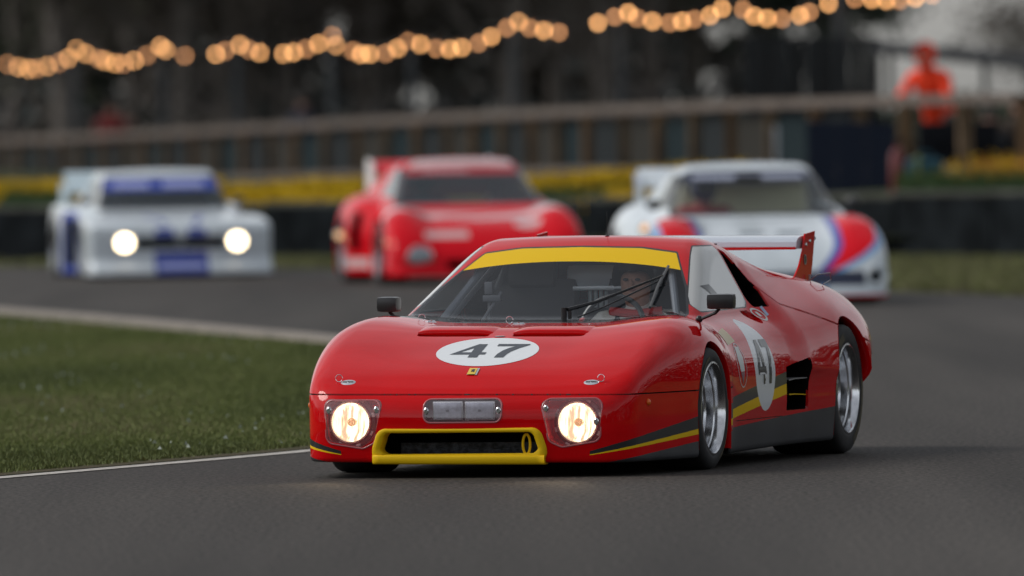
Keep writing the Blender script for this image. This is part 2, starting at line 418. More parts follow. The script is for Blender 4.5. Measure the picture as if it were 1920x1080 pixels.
def driver(carroot):
    SU = mat('race_suit_white', (.75, .72, .66), .8); SK = mat('face_skin', (.42, .24, .18), .6); GL = mat('glove_red', (.45, .03, .03), .7); DK = mat('suit_dark', (.03, .03, .035), .8)
    px, py = -1.10, .26
    J = [(None, [(px+.05, py, .42, .15, 0), (px-.03, py, .58, .145, 0), (px-.07, py, .70, .16, 0), (px-.06, py, .78, .10, 0), (px-.03, py, .82, .055, 1), (px, py, .875, .075, 1), (px+.01, py, .935, .085, 1), (px, py, .99, .07, 1)]),
         ((0, 2), [(px-.05, py+.19, .73, .065, 0), (px+.12, py+.25, .62, .052, 0), (px+.34, py+.17, .71, .04, 0), (px+.41, py+.155, .72, .034, 2)]),
         ((0, 2), [(px-.05, py-.19, .73, .065, 0), (px+.12, py-.25, .62, .052, 0), (px+.34, py-.17, .71, .04, 0), (px+.41, py-.155, .72, .034, 2)]),
         ((0, 0), [(px+.12, py+.10, .40, .09, 0), (px+.48, py+.13, .50, .07, 0), (px+.82, py+.10, .28, .05, 0), (px+.92, py+.10, .26, .04, 3)]),
         ((0, 0), [(px+.12, py-.10, .40, .09, 0), (px+.48, py-.13, .50, .07, 0), (px+.82, py-.10, .28, .05, 0), (px+.92, py-.10, .26, .04, 3)])]
    for ci, sg in ((1, 1), (2, -1)):
        for ch in hand((px+.42, py+sg*.155, .72), (1, 0, .25), (0, 0, 1), .8, 2): J.append(((ci, 3), ch))
    o = person('person', 'driver in pale race suit and black helmet inside the red number 47 car', (0, 0, 0), 0, J, [SU, SK, GL, DK])
    # face details and helmet
    ey = MB(); fx = px + .088
    for sg in (-1, 1): ey.ball((fx - .004, py + sg*.031, .945), .011, (1, 1.3, .7), 10, 6)
    e_ = ey.build('eyes', DK, o); n_ = MB(); n_.ball((fx + .008, py, .925), .013, (1, .8, 1.6), 10, 8).build('nose', SK, o)
    MB().ball((fx - .003, py, .895), .018, (.5, 1.4, .35), 10, 6).build('mouth', mat('lips', (.22, .08, .07), .6), o)
    h = MB(); n = 28; rings = []
    for i in range(15):
        ph = math.pi * .62 * i / 14; ring = []
        for k in range(n):
            a = 2*math.pi*k/n; r = .128 * math.sin(ph + .02); z = .955 + .128 * math.cos(ph) * .95
            front = max(0, math.cos(a)); open_ = front > .55 and z < .985
            ring.append(None if open_ else h.bm.verts.new((px - .005 + r*math.cos(a)*1.12, py + r*math.sin(a)*.93, z)))
        rings.append(ring)
    for A, B in zip(rings, rings[1:]):
        for k in range(n):
            q = (A[k], A[(k+1) % n], B[(k+1) % n], B[k])
            if all(q): h.bm.faces.new(q)
    h.build('helmet', mat('helmet_black', (.02, .022, .028), .3, 0, .5), o)
    st = MB()
    for sg in (-1, 1): st.tube([(px-.06, py+sg*.10, .80), (px+.06, py+sg*.09, .72), (px+.10, py+sg*.07, .55)], .018, 6)
    st.build('harness', mat('harness_dark', (.03, .03, .04), .8), o)
    MB().tube([(px+.0, py-.13, .79), (px+.04, py, .775), (px+.0, py+.13, .79)], .022, 8).build('collar', GL, o)
    o.location = CARO - Vector((0, 0, .045)); o.rotation_euler = (0, 0, math.atan2(FD.y, FD.x)); return o
def standing(name, label, loc, rz, top, legs, skin, lean=.0, arms='down', hood=False, h=1.75, group=None, hair=None):
    s = h / 1.75; T = mat(top[0], top[1], .8); Lg = mat(legs[0], legs[1], .8); SK = mat('face_skin', (.33, .17, .12), .6)
    lx = lean
    P = lambda x, y, z, r, m: (x*s, y*s, z*s, r*s, m)
    J = [(None, [P(0, 0, .95, .16, 1), P(lx*.25, 0, 1.12, .155, 0), P(lx*.6, 0, 1.32, .18, 0), P(lx*.85, 0, 1.44, .13, 0), P(lx, 0, 1.52, .065, 2), P(lx+.03, 0, 1.60, .09, 2), P(lx+.03, 0, 1.68, .085, 2)])]
    for sg in (-1, 1):
        if arms == 'rail': A = [P(lx*.7+.02, sg*.21, 1.40, .075, 0), P(lx*.7+.15, sg*.30, 1.16, .06, 0), P(lx+.40, sg*.22, 1.12, .045, 0), P(lx+.47, sg*.21, 1.11, .038, 2)]
        else: A = [P(lx*.7, sg*.21, 1.42, .075, 0), P(lx*.5-.02, sg*.27, 1.15, .058, 0), P(lx*.5+.05, sg*.27, .92, .045, 0), P(lx*.5+.08, sg*.27, .85, .036, 2)]
        J.append(((0, 2), A))
    for sg in (-1, 1): J.append(((0, 0), [P(0, sg*.10, .86, .11, 1), P(.02, sg*.12, .48, .075, 1), P(-.03, sg*.12, .10, .055, 1), P(.05, sg*.13, .04, .05, 3), P(.16, sg*.14, .035, .04, 3)]))
    for ci in (1, 2):
        q = J[ci][1][3]; fw = (1, 0, -.1) if arms == 'rail' else (.1, 0, -1)
        for ch in hand(q[:3], fw, (0, 1, 0) if arms == 'rail' else (1, 0, 0), s, 2): J.append(((ci, 3), ch))
    o = person(name, label, loc, rz, J, [T, Lg, SK, mat('boots_black', (.02, .02, .02), .7)], group=group, sub=1)
    hx = (lx + .03) * s
    if hood:
        b = MB(); n = 20; rings = []
        for i in range(12):
            ph = math.pi * .85 * i / 11; ring = []
            for k in range(n):
                a = 2*math.pi*k/n; r = .135*s * math.sin(ph + .03) ** .8; z = (1.65 + .15*math.cos(ph)) * s
                ring.append(None if (math.cos(a) > .75 and .25 < ph < 1.9) else b.bm.verts.new((hx - .02 + r*math.cos(a), r*math.sin(a)*.92, z)))
            rings.append(ring)
        for A, B in zip(rings, rings[1:]):
            for k in range(n):
                q = (A[k], A[(k+1) % n], B[(k+1) % n], B[k])
                if all(q): b.bm.faces.new(q)
        b.build('hood', T, o)
    else:
        MB().ball((hx - .015*s, 0, 1.685*s), .105*s, (1.0, .9, .85)).build('hair' if hair is None else 'hat', mat('hair_dark', (.03, .022, .018), .8) if hair is None else mat(*hair), o)
    f = MB(); f.ball((hx + .095*s, 0, 1.62*s), .014*s, (1, .8, 1.5), 8, 6); f.build('nose', SK, o)
    e = MB(); [e.ball((hx + .08*s, sg*.033*s, 1.645*s), .010*s, (1, 1.3, .8), 8, 6) for sg in (-1, 1)]; e.build('eyes', mat('eye_dark', (.02, .02, .02), .4), o)
    return o

# ------------------------------------------------------------------ the red number 47 car
TH = R(16.0); FD = Vector((-math.sin(TH), -math.cos(TH), 0)); LD = Vector((math.cos(TH), -math.sin(TH), 0))
CARO = Vector((0.0545, 62.074, 0)); CROLL = math.tan(R(.5))
def make_shape():
    tc = prof([1.30, 1.06, .97, .887, .81, .63, .46, .25, 0, -.25, -.8, -1.4, -2, -2.4, -2.9, -3.2, -3.45, -3.6], [.25, .388, .447, .497, .530, .592, .646, .694, .708, .720, .74, .78, .81, .84, .85, .84, .80, .76], .04)
    tf = prof([1.30, 1.06, .95, .8, .65, .5, .3, .1, -.1, -.3, -.6, -1.0, -1.3, -1.65, -2.05, -2.4, -2.77, -3.1, -3.4, -3.6], [.24, .388, .463, .540, .600, .650, .705, .737, .748, .745, .735, .735, .75, .785, .815, .85, .862, .835, .77, .70], .05)
    W = prof([1.15, 1.0, .8, .5, .25, 0, -.2, -.42, -.8, -1.2, -1.5, -1.8, -2.1, -2.5, -2.9, -3.2, -3.5, -3.7], [.755, .79, .835, .895, .938, .957, .953, .937, .937, .94, .95, .965, .985, 1.0, .992, .93, .85, .80], .05)
    ins = prof([1.1, .6, .2, -.2, -.5, -1.2, -1.6, -2.0, -2.5, -3.0, -3.5], [.04, .055, .075, .10, .17, .17, .14, .08, .045, .05, .08], .08)
    kf = prof([1.1, .7, .2, -.3, -.8, -1.4, -2.0, -2.6, -3.2], [.08, .11, .17, .18, .12, .14, .26, .34, .38], .08)
    def F(x, y, z):
        a = np.abs(y) if False else np.sqrt(y*y + 1e-5)
        b = sstep(a, .30, .74)
        T = tc(x) * (1 - b) + tf(x) * b - .02 * a * a * sstep(x, .2, .9)
        top = (z - T) * .93
        zz = np.maximum(z - .42, 0) / .33
        side = a - (W(x) - ins(x) * zz**2.2 - .02 * np.maximum(.3 - z, 0) / .25 * sstep(-x, .2, .5))
        nx = 1.075 + .018 * np.minimum((z - .07) / .15, 1) - .10 * np.maximum(z - .26, 0)**1.3 - .045 * (a / .72)**2
        nose = x - nx
        plan = smax(nose, side, .15)
        tail = -(x + 3.42 - .25 * np.maximum(.5 - z, 0))
        plan = smax(plan, tail, .25)
        A = smax(plan, top, kf(x))
        zb = .072 + .012 * sstep(-x, 0, 2) + 1.5 * np.clip(-x - 2.66, 0, .26)
        A = smax(A, (zb - z) * .8, .02 + .16 * sstep(-x, 2.6, 2.9))
        # greenhouse
        ws = (z - .722 + .437 * (x + .262 + .25 * a * a)) / 1.091
        roof = z - (1.150 - .085 * a * a - .035 * (x + 1.2)**2)
        ga = (a - (.748 - .50 * (z - .74) - .04 * np.maximum(-x - 1.5, 0))) / 1.12
        fb = (z - 1.105 - .285 * (x + 1.52)) / 1.04
        B = smax(ws, roof, .12); B = smax(B, fb, .12); B = smax(B, ga, .085); B = smax(B, .55 - z, .02)
        return smin(A, B, .025 + .20 * sstep(-x, 1.30, 1.75))
    return F
def build_47():
    F0 = make_shape()
    F = lambda x, y, z: F0(x, y, z + CROLL * y)
    root = empty('race_car', CARO, math.atan2(FD.y, FD.x))
    tag(root, 'low red wedge-shaped race car number 47 with yellow windscreen band, nearest the camera', 'race car')
    s = Shell(F, (-3.7, -1.06, 0.0), (1.2, 1.06, 1.2), .0155, 'front_clamshell', 'red')
    ab = np.abs; zc = lambda y, z: z + CROLL * y
    pj = lambda x, y: -.276 * x + .961 * ab(y)
    # ---- main panels
    s.cut(lambda x, y, z: x + .355, part='door')                        # behind the front clamshell
    s.cut(lambda x, y, z: x + 1.30, part='rear_body', inp={'door'})
    s.cut(lambda x, y, z: .745 - zc(y, z), part='cabin', inp={'door', 'rear_body'})
    s.cut(lambda x, y, z: x + .262 + .25 * y * y, part='cabin', inp={'front_clamshell'})
    s.cut(lambda x, y, z: .80 - ab(y), part='rear_body', inp={'cabin'})
    cov_ = lambda x, y, z: np.maximum(x + 1.71 - .7 * (zc(y, z) - .80), (.78 + .19 * (x + 1.70)) - zc(y, z))
    s.cut(cov_, part='engine_cover', inp={'cabin', 'rear_body'})
    s.band(cov_, .012, inp={'cabin', 'rear_body'})
    # bumper below the cut line
    cl = lambda x, y, z: zc(y, z) - .398
    s.cut(cl, part='front_bumper', inp={'front_clamshell'})
    s.band(lambda x, y, z: cl(x, y, z) * 1 + .0075, .0075 , inp={'front_bumper'})
    # ---- wheel arches
    farch = lambda x, y, z: np.where(z > .30, np.sqrt((x + .018)**2 / .285**2 + (z - .30)**2 / .315**2) - 1, ab(x + .018) / .285 - 1) * .29
    rarch = lambda x, y, z: np.where(z > .33, np.sqrt((x + 2.48)**2 / .335**2 + (z - .33)**2 / .355**2) - 1, np.abs(x + 2.48) / .335 - 1) * .33
    side_only = lambda f: (lambda x, y, z: np.maximum(f(x, y, z), .55 - ab(y)))
    for f, nm in ((farch, 'f'), (rarch, 'r')):
        s.cut(side_only(f), part='none')
    # ---- lower skirt, stripes (print, cut into the panels as exact colour borders)
    bz = lambda x, y, z: zc(y, z)
    s.cut(lambda x, y, z: bz(x, y, z) - (.196 + .031 * (-x - .3)), m='gry', inp={'door', 'rear_body'})
    s.cut(lambda x, y, z: x + 2.17, m='red', inm={'gry'}, inp={'rear_body'})
    # front stripes run in the plane p = -.276x+.961|y|
    L2 = lambda z0, z1: (lambda x, y, z: bz(x, y, z) - (z0 + (z1 - z0) * (pj(x, y) - .30) / .514))
    lim = lambda x, y, z: .30 - pj(x, y)
    s.cut(lim, part='_st', inp={'front_bumper'})
    s.cut(L2(.128, .268), m='blk', inp={'_st'}); s.cut(L2(.112, .209), m='yel', inp={'_st'}); s.cut(L2(.108, .184), m='red', inp={'_st'}); s.cut(L2(.060, .151), m='gry', inp={'_st'})
    s.relabel('_st', 'front_bumper')
    # door stripes
    D2 = lambda z0, z1: (lambda x, y, z: bz(x, y, z) - (z0 + (z1 - z0) * (-x - .30) / 1.05))
    ds = {'door', 'rear_body'}
    s.cut(lambda x, y, z: -x - 1.40, part='_dd', inp={'rear_body'}); s.cut(lambda x, y, z: ab(y) * -1 + .6, part='_dz', inp={'_dd'}); s.relabel('_dz', '_dd')
    for pn in ('door', '_dd'):
        s.cut(D2(.338, .443), m='blk', inp={pn}, inm={'red'}); s.cut(D2(.281, .385), m='yel', inp={pn}, inm={'blk'}); s.cut(D2(.235, .333), m='red', inp={pn}, inm={'yel'})
    s.relabel('_dd', 'rear_body')
    # door seam and roundel
    s.cut(lambda x, y, z: np.sqrt(((x + .985) / .185)**2 + ((zc(y, z) - .485) / .222)**2) * .19 - .19, m='wht', inp={'door'})
    s.band(lambda x, y, z: -(x + 1.302), .005, inp={'door'}, lim=lambda x, y, z: np.maximum(zc(y, z) - .75, .215 - zc(y, z)))
    s.band(lambda x, y, z: zc(y, z) - (.226), .004, inp={'door'}, lim=lambda x, y, z: np.maximum(-x - 1.30, x + .43))
    s.band(lambda x, y, z: -(x + .355), .005, inp={'door'}, lim=lambda x, y, z: np.maximum(zc(y, z) - .80, .40 - zc(y, z)))
    # ---- mouth, lamps, vents
    rr = lambda P, r: (lambda x, y, z: np.maximum(sdpoly(y, zc(y, z), P) - r, .85 - x))
    s.cut(rr([(-.405, .135), (.355, .135), (.325, .195), (-.365, .195)], .032), part='mouth')
    for sg in (-1, 1):
        P = [(sg*.425-.01, .340), (sg*.655-.01, .340), (sg*.640-.01, .20), (sg*.505-.01, .176), (sg*.46-.01, .20)]
        s.cut(rr(P, .032), part='lampbox', inp={'front_bumper'})
    s.cut(rr([(-.165, .348), (.165, .348), (.165, .290), (-.165, .290)], .026), part='fogbox', inp={'front_bumper'})
    for (a, b_, nm) in ((-.40, -.075, 'vent'), (.075, .40, 'vent')):
        s.cut(lambda x, y, z: sdpoly(x, y, [(.415, a - .005), (.415, b_ + .005), (.365, b_ + .01), (.365, a - .01)]) - .010, part=nm, inp={'front_clamshell'})
    # ---- windscreen
    wsz = lambda x, y, z: x + 1.22
    P = [(-.675, .735), (.675, .735), (.60, .86), (.475, 1.012), (.30, 1.035), (0, 1.041), (-.30, 1.035), (-.475, 1.012), (-.60, .86)]
    fw = lambda d: (lambda x, y, z: np.maximum(sdpoly(y, zc(y, z), P) - d, np.maximum(-x - 1.20, x + .05)))
    s.cut(lambda x, y, z: fw(.027)(x, y, z), part='screen_trim', m='trim', inp={'cabin', 'front_clamshell', 'door', 'engine_cover'})
    s.cut(fw(.020), part='windscreen', m='glass', inp={'screen_trim'})
    s.cut(lambda x, y, z: (.994 - .16 * ab(y)**2.2) - zc(y, z), part='sun_strip', m='yel', inp={'windscreen'})
    # ---- side windows (both sides)
    PW = [(-.57, .775), (-1.02, 1.022), (-1.09, 1.040), (-1.36, 1.040), (-1.40, .80), (-1.36, .782)]
    fs_ = lambda d: (lambda x, y, z: np.maximum(sdpoly(x, zc(y, z), PW) - d, np.where(x > -1.2, (.748 - .50*(zc(y, z) - .74)) - .058 + .026 - d*1.0 - ab(y), .42 - ab(y))))
    okp = {'cabin', 'door', 'rear_body', 'front_clamshell', 'engine_cover'}
    s.cut(fs_(.026), part='window_trim', m='trim', inp=okp)
    s.cut(fs_(.020), part='side_window', m='sglass', inp={'window_trim'})
    # ---- intake behind the side window
    PI_ = [(-1.415, 1.035), (-1.48, 1.02), (-1.62, .93), (-1.65, .84), (-1.59, .770), (-1.46, .770)]
    s.cut(lambda x, y, z: np.maximum(sdpoly(x, zc(y, z), PI_) - .012, .35 - ab(y)), part='intake', inp=okp)
    # engine cover seam
    # ---- side duct
    PD = [(-1.37, .455), (-1.70, .495), (-1.70, .262), (-1.37, .262)]
    s.cut(lambda x, y, z: np.maximum(sdpoly(x, zc(y, z), PD) - .012, .6 - ab(y)), part='duct', inp={'rear_body', 'door', 'engine_cover'})
    # oval filler hole in the shoulder
    s.cut(lambda x, y, z: np.maximum(np.sqrt(((x + 1.30) / .075)**2 + ((zc(y, z) - .725 - .25*(x+1.30)) / .040)**2) * .04 - .04, .6 - ab(y)), part='filler', inp={'rear_body', 'door', 'engine_cover'})
    mm = dict(red=RED, yel=YEL, blk=BLK, gry=GRY, wht=WHT, gap=GAP, trim=TRIM,
              glass=glassmat('windscreen_glass', (.93, .96, .98), refl=.55, ior=1.38, frost=.008, frostcol=(.5, .65, .8)), sglass=glassmat('side_window_plastic', (.55, .57, .56), ior=1.6, frost=.60, frostcol=(.86, .87, .84)))
    rb = s.obj('front_clamshell', 'front_clamshell', mm, root, thick=.012)
    fb = s.obj('front_bumper', 'front_bumper', mm, root, thick=.012)
    drs = {sg: s.obj('door', 'door', mm, root, thick=.01, side=sg) for sg in (-1, 1)}; dr = drs[1]
    cb = s.obj('roof', 'cabin', mm, root, thick=.01)
    rbd = s.obj('rear_bodywork', 'rear_body', mm, root, thick=.012)
    ec = s.obj('engine_cover', 'engine_cover', mm, root, thick=.012)
    s.obj('panel_gap', 'panel_gap', mm, root, push=-.009)
    wsn = s.obj('windscreen', 'windscreen', mm, root)
    s.obj('sun_strip', 'sun_strip', mm, wsn); s.obj('windscreen_seal', 'screen_trim', mm, wsn, thick=.01)
    for sg in (-1, 1): sw = s.obj('side_window', 'side_window', mm, root, side=sg); s.obj('window_seal', 'window_trim', mm, sw, thick=.01, side=sg)
    vec = lambda v: (lambda V: np.tile(np.array(v, float), (len(V), 1)))
    def toward(V):           # inwards from either side
        D = np.zeros_like(V); D[:, 1] = -np.sign(V[:, 1]) * .16; D[:, 0] = -.05; return D
    # mouth
    mth = s.recess('air_intake_mouth', 'mouth', vec((-.22, 0, 0)), [VOID, VOID], fb)
    for sg in (-1, 1): s.recess('intake_duct', 'intake', side=sg, off= lambda V: np.stack([V[:, 0]*0 - .10, -np.sign(V[:, 1]) * .16, V[:, 0]*0 - .02], 1), mats=[VOID, VOID], parent=rbd, floormat=1)
    for sg in (-1, 1): s.recess('side_duct', 'duct', side=sg, off=lambda V: np.stack([-.02 + V[:, 0]*0, -np.sign(V[:, 1]) * (.03 + .30*np.clip((-V[:, 0] - 1.37)/.35, 0, 1)), V[:, 0]*0], 1), mats=[VOID, VOID], parent=rbd, floormat=1)
    for sg in (-1, 1): s.recess('filler_recess', 'filler', side=sg, off=lambda V: np.stack([V[:, 0]*0, -np.sign(V[:, 1]) * .03, V[:, 0]*0 - .012], 1), mats=[RED, CHR], parent=rbd, floormat=1)
    for sg in (-1, 1): s.recess('bonnet_vent', 'vent', side=sg, off=lambda V: np.stack([0*V[:, 0], 0*V[:, 0], -.026 * np.clip((.435 - V[:, 0]) / .09, 0, 1) - .001], 1), mats=[RED, RED], parent=rb)
    # vent lips: a raised cowl behind each vent that hangs over the opening
    for yy in (-.237, .237):
        X = np.linspace(.372, .05, 14); Y = np.linspace(yy - .19, yy + .19, 15); V = []; 
        for i, x in enumerate(X):
            for y in Y:
                q = (y - yy) / .19; hh = .014 * (1 - q**6) * (1 - sstep(.37 - x, .05, .32)); V.append((x + .004*0, y, 0, hh))
        V = np.array(V); Pp = s.project(np.stack([V[:, 0], V[:, 1], np.full(len(V), .75)], 1), 2); Pp[:, 2] += V[:, 3] - .001
        nx_, ny_ = len(X), len(Y); fq = [(i*ny_+j, (i+1)*ny_+j, (i+1)*ny_+j+1, i*ny_+j+1) for i in range(nx_-1) for j in range(ny_-1)]
        lipb = Pp[:ny_].copy(); lipb[:, 2] -= .016 + V[:ny_, 3]*.15; lipb[:, 0] -= .006; n0 = len(Pp)
        Vt = np.concatenate([Pp, lipb]); fq += [(j, j+1, n0+j+1, n0+j) for j in range(ny_-1)]
        c_ = pydata('bonnet_scoop', Vt, fq, RED, rb, True)
    # yellow mouth frame: swept section round the opening
    MP = [(-.415, .092), (.385, .092), (.352, .218), (-.372, .218)]
    def rounded(P, rad, n=6):
        out = []; m_ = len(P)
        for i in range(m_):
            p0, p1, p2 = [Vector((*P[(i + k) % m_], 0)) for k in (-1, 0, 1)]; a = (p0 - p1).normalized(); b = (p2 - p1).normalized()
            ang = math.acos(max(-1, min(1, a.dot(b)))); d = rad / math.tan(ang / 2); s0 = p1 + a * d; s1 = p1 + b * d; c = p1 + (a + b).normalized() * rad / math.sin(ang / 2)
            a0 = (s0 - c); a1 = (s1 - c)
            for k in range(n + 1): out.append(tuple((c + a0.lerp(a1, k / n).normalized() * rad)[:2]))
        return out
    def ring_on_nose(name, loop, width_in, width_out, m, parent, depth=.05, proud=.008, wf=None):
        """frame following the nose surface, loop in (y,z)"""
        c = np.array(loop); n = len(c); t = np.roll(c, -1, 0) - np.roll(c, 1, 0); t /= np.linalg.norm(t, axis=1)[:, None]; nr = np.stack([t[:, 1], -t[:, 0]], 1)
        if ((c - c.mean(0)) * nr).sum() < 0: nr = -nr
        rows = [(-width_in, -depth), (-width_in, proud * .2), (-width_in * .8, proud), (width_out * .7, proud), (width_out, proud * .3), (width_out, -.02)]
        V = []
        for (o_, pr) in rows:
            q = c + nr * (o_ * (wf(nr)[:, None] if wf else 1)); P3 = np.stack([np.full(n, 1.1), q[:, 0], q[:, 1]], 1); P3 = s.project(P3, 0); P3[:, 0] += pr; V.append(P3)
        V = np.concatenate(V); f = [(i*n + j, i*n + (j+1) % n, (i+1)*n + (j+1) % n, (i+1)*n + j) for i in range(len(rows)-1) for j in range(n)]
        return pydata(name, V, f, m, parent, True)
    mo = rounded([(-.462, .070), (.438, .070), (.385, .236), (-.405, .236)], .045); 
    # use a mid-line loop that is thicker at the foot
    mid = rounded([(-.452, .090), (.402, .090), (.362, .226), (-.402, .226)], .045, 8)
    ring_on_nose('mouth_frame', mid, .013, .013, YEL, fb, depth=.07, proud=.012, wf=lambda nr: .8 + 1.1 * np.clip(-nr[:, 1], 0, 1) + .8 * np.abs(nr[:, 0]))
    Yb = np.linspace(-.450, .400, 24); q = s.project(np.stack([np.full(24, 1.1), Yb, np.full(24, .165)], 1), 0); V = []; F4 = []
    for (dx, z_) in ((-.06, .106), (.010, .108), (.014, .101), (.014, .074), (.006, .065), (-.05, .065)): V += [(a[0] + dx, a[1], z_ - CROLL*a[1]) for a in q]
    for i in range(5): F4 += [(i*24 + j, i*24 + j + 1, (i+1)*24 + j + 1, (i+1)*24 + j) for j in range(23)]
    F4 += [tuple(i*24 for i in range(6)), tuple(i*24 + 23 for i in range(6))]; pydata('mouth_frame_foot', V, F4, YEL, fb, True)
    bar = MB(); bar.box((.93, 0, .13), (.01, .70, .07)); bar.build('radiator', mat('radiator_core', (.02, .022, .026), .5, .5, noise_amt=.9, noise_scale=30, bump=.5, bscale=120), fb, False)
    hk = MB(); pts = [(1.055, .305 + .018 * math.cos(a) , .157 + .047 * math.sin(a)) for a in np.linspace(0, 2*math.pi, 25)]; hk.tube(pts, .0065, 6, False); hk.build('tow_hook', YEL, fb)
    # lamps
    for sg in (-1, 1):
        hc = Vector((1.018, sg * .560, .265 - CROLL*sg*.56))
        side = [(.118, -.05), (.118, -.008), (.112, .002), (.106, .002), (.103, -.006)]
    for sg in (-1, 1): s.recess('lamp_bucket', 'lampbox', side=sg, off=lambda V: np.stack([-.115 + 0*V[:, 0], 0*V[:, 0], 0*V[:, 0]], 1), mats=[mat('lamp_bucket_red', (.62, .035, .045), .35, .0, .8)], parent=fb)
    hlglow = mat('headlight_beam', (.9, .85, .7), .3, emit=(1, .80, .52), estr=3.0)
    t = hlglow.node_tree; b = t.nodes['Principled BSDF']                  # lit reflector: bright flutes round a dim bulb shield
    tcn = t.nodes.new('ShaderNodeTexCoord'); sp = t.nodes.new('ShaderNodeSeparateXYZ'); t.links.new(tcn.outputs['Object'], sp.inputs[0])
    n = t.nodes.new('ShaderNodeTexNoise'); n.inputs['Scale'].default_value = 26; mp_ = t.nodes.new('ShaderNodeMapping'); mp_.inputs['Scale'].default_value = (1, 2.2, .22)
    t.links.new(tcn.outputs['Object'], mp_.inputs[0]); t.links.new(mp_.outputs[0], n.inputs['Vector'])
    mr = t.nodes.new('ShaderNodeMapRange'); mr.inputs['From Min'].default_value = .38; mr.inputs['From Max'].default_value = .58; mr.inputs['To Min'].default_value = .32; mr.inputs['To Max'].default_value = 2.6
    t.links.new(n.outputs['Fac'], mr.inputs['Value']); t.links.new(mr.outputs[0], b.inputs['Emission Strength'])
    for sg in (-1, 1):
        yc = sg * .560 - .018; zc_ = .262 - CROLL * yc; xc = .988
        hr = empty('headlight', (xc, yc, zc_), 0, root); hr.rotation_euler = (0, 0, -sg * R(0))
        r_ = MB().lathe([(.104, -.06), (.104, .012), (.100, .020), (.093, .020), (.090, .008)], 48, 'x'); r_.build('chrome_rim', CHR, hr)
        r_ = MB().lathe([(.118, -.05), (.118, .0), (.105, .004)], 48, 'x'); r_.build('outer_rim', mat('lamp_ring_dark', (.10, .085, .085), .35, .6), hr)
        sl = bpy.data.lights.new('headlight_beam', 'SPOT'); sl.energy = 7; sl.color = (1, .78, .5); sl.spot_size = R(50); sl.spot_blend = .8; sl.shadow_soft_size = .06
        so = bpy.data.objects.new('headlight_beam', sl); COL.objects.link(so); so.parent = hr; so.location = (.05, 0, 0); so.rotation_euler = Vector((-1, 0, .05)).to_track_quat('Z', 'Y').to_euler()
        r_ = MB().lathe([(.0905, .004), (.075, -.012), (.05, -.025), (.022, -.032), (.0, -.033)], 40, 'x'); r_.build('reflector', hlglow, hr)
        r_ = MB().lathe([(.019, -.028), (.020, .0), (.014, .006), (.0, .007)], 20, 'x'); r_.build('bulb_shield', mat('bulb_shield', (.25, .17, .10), .4, .3, emit=(1, .6, .3), estr=.45), hr)
        r_ = MB().lathe([(.092, .012), (.07, .021), (.04, .026), (.0, .028)], 40, 'x'); r_.build('lens', glassmat('lamp_glass', (.97, .96, .93), ior=1.4), hr)
        for k in range(8):
            a = k * math.pi / 4 + .3; q = MB().box((0, .1135 * math.cos(a), .1135 * math.sin(a)), (.012, .022, .010), Matrix.Rotation(-a + math.pi/2, 3, 'X') if False else Matrix.Rotation(a + math.pi/2, 3, 'X')); q.build('rim_clip', ALU, hr)
    PC = {}
    cov = glassmat('lamp_cover', (.95, .92, .92), ior=1.5, frost=.20, frostcol=(.80, .20, .22))
    def cover(part, name, side=0):
        cm_ = glassmat('fog_cover', (.96, .94, .95), ior=1.5, frost=.07, frostcol=(.7, .5, .55)) if part == 'fogbox' else cov
        mmc = {k: cm_ for k in ('red', 'blk', 'yel', 'gry')}; o = s.obj(name, part, mmc, fb, push=.0015, side=side); return o
    cover('lampbox', 'headlight_cover', -1); cover('lampbox', 'headlight_cover', 1); cover('fogbox', 'fog_lamp_cover')
    # welded-looking edge beads around the covers
    for sg in (-1, 1):
        lp = rounded([(sg*.393-.01, .372), (sg*.687-.01, .372), (sg*.676-.01, .170), (sg*.49-.01, .142), (sg*.428-.01, .170)], .04, 6)
        ring_on_nose('cover_edge', lp, .004, .004, mat('cover_edge', (.38, .10, .11), .25, 0, .6), fb, depth=.004, proud=.003)
        for (yy, zz) in ((.418 - sg*.01, .325), (.660 - sg*.01, .262 if sg > 0 else .325)):
            q = MB().lathe([(.0, .004), (.009, .004), (.013, .0)], 14, 'x', tuple(s.project(np.array([[1.1, sg*yy, zz]]), 0)[0] + np.array([.003, 0, 0])))
            for v in q.bm.verts: v.co.z = zz + (v.co.z - zz) * 1.35
            q.build('quarter_turn_fastener', CHR, fb)
    s.recess('fog_lamp_bucket', 'fogbox', vec((-.06, 0, 0)), [mat('fog_bucket', (.22, .04, .055), .4)], fb)
    ring_on_nose('fog_cover_edge', rounded([(-.192, .375), (.192, .375), (.192, .263), (-.192, .263)], .035, 6), .004, .004, MATS['cover_edge'], fb, depth=.004, proud=.003)
    flg = mat('fog_lamp_glass', (.40, .43, .50), .20, .5, .6, noise_amt=.18, noise_scale=40)
    for yc in (-.079, .079):
        fr_ = MB().box((1.035, yc, .3185 - CROLL*yc), (.05, .150, .090), bev=.008); fo = fr_.build('fog_lamp', mat('fog_lamp_shell', (.55, .56, .58), .22, .9), root)
        MB().box((1.061, yc, .3185), (.006, .136, .076), bev=.004).build('fog_lens', flg, fo)
        MB().box((1.0645, yc, .3185), (.002, .014, .010)).build('lens_mark', NUM, fo)
    for yc in (-.178, .178):
        q = MB().lathe([(.0, .004), (.009, .004), (.013, .0)], 14, 'x', tuple(s.project(np.array([[1.1, yc, .318]]), 0)[0] + np.array([.003, 0, 0])))
        for v in q.bm.verts: v.co.z = .318 + (v.co.z - .318) * 1.35
        q.build('quarter_turn_fastener', CHR, fb)
    # side repeaters
    for sg in (-1, 1):
        p = s.project(np.array([[.80, sg * .95, .345]]), 1)[0]
        MB().ball(tuple(p), .016, (1, .8, 1)).build('side_repeater', mat('amber_plastic', (.75, .14, .01), .3, 0, .5), root)
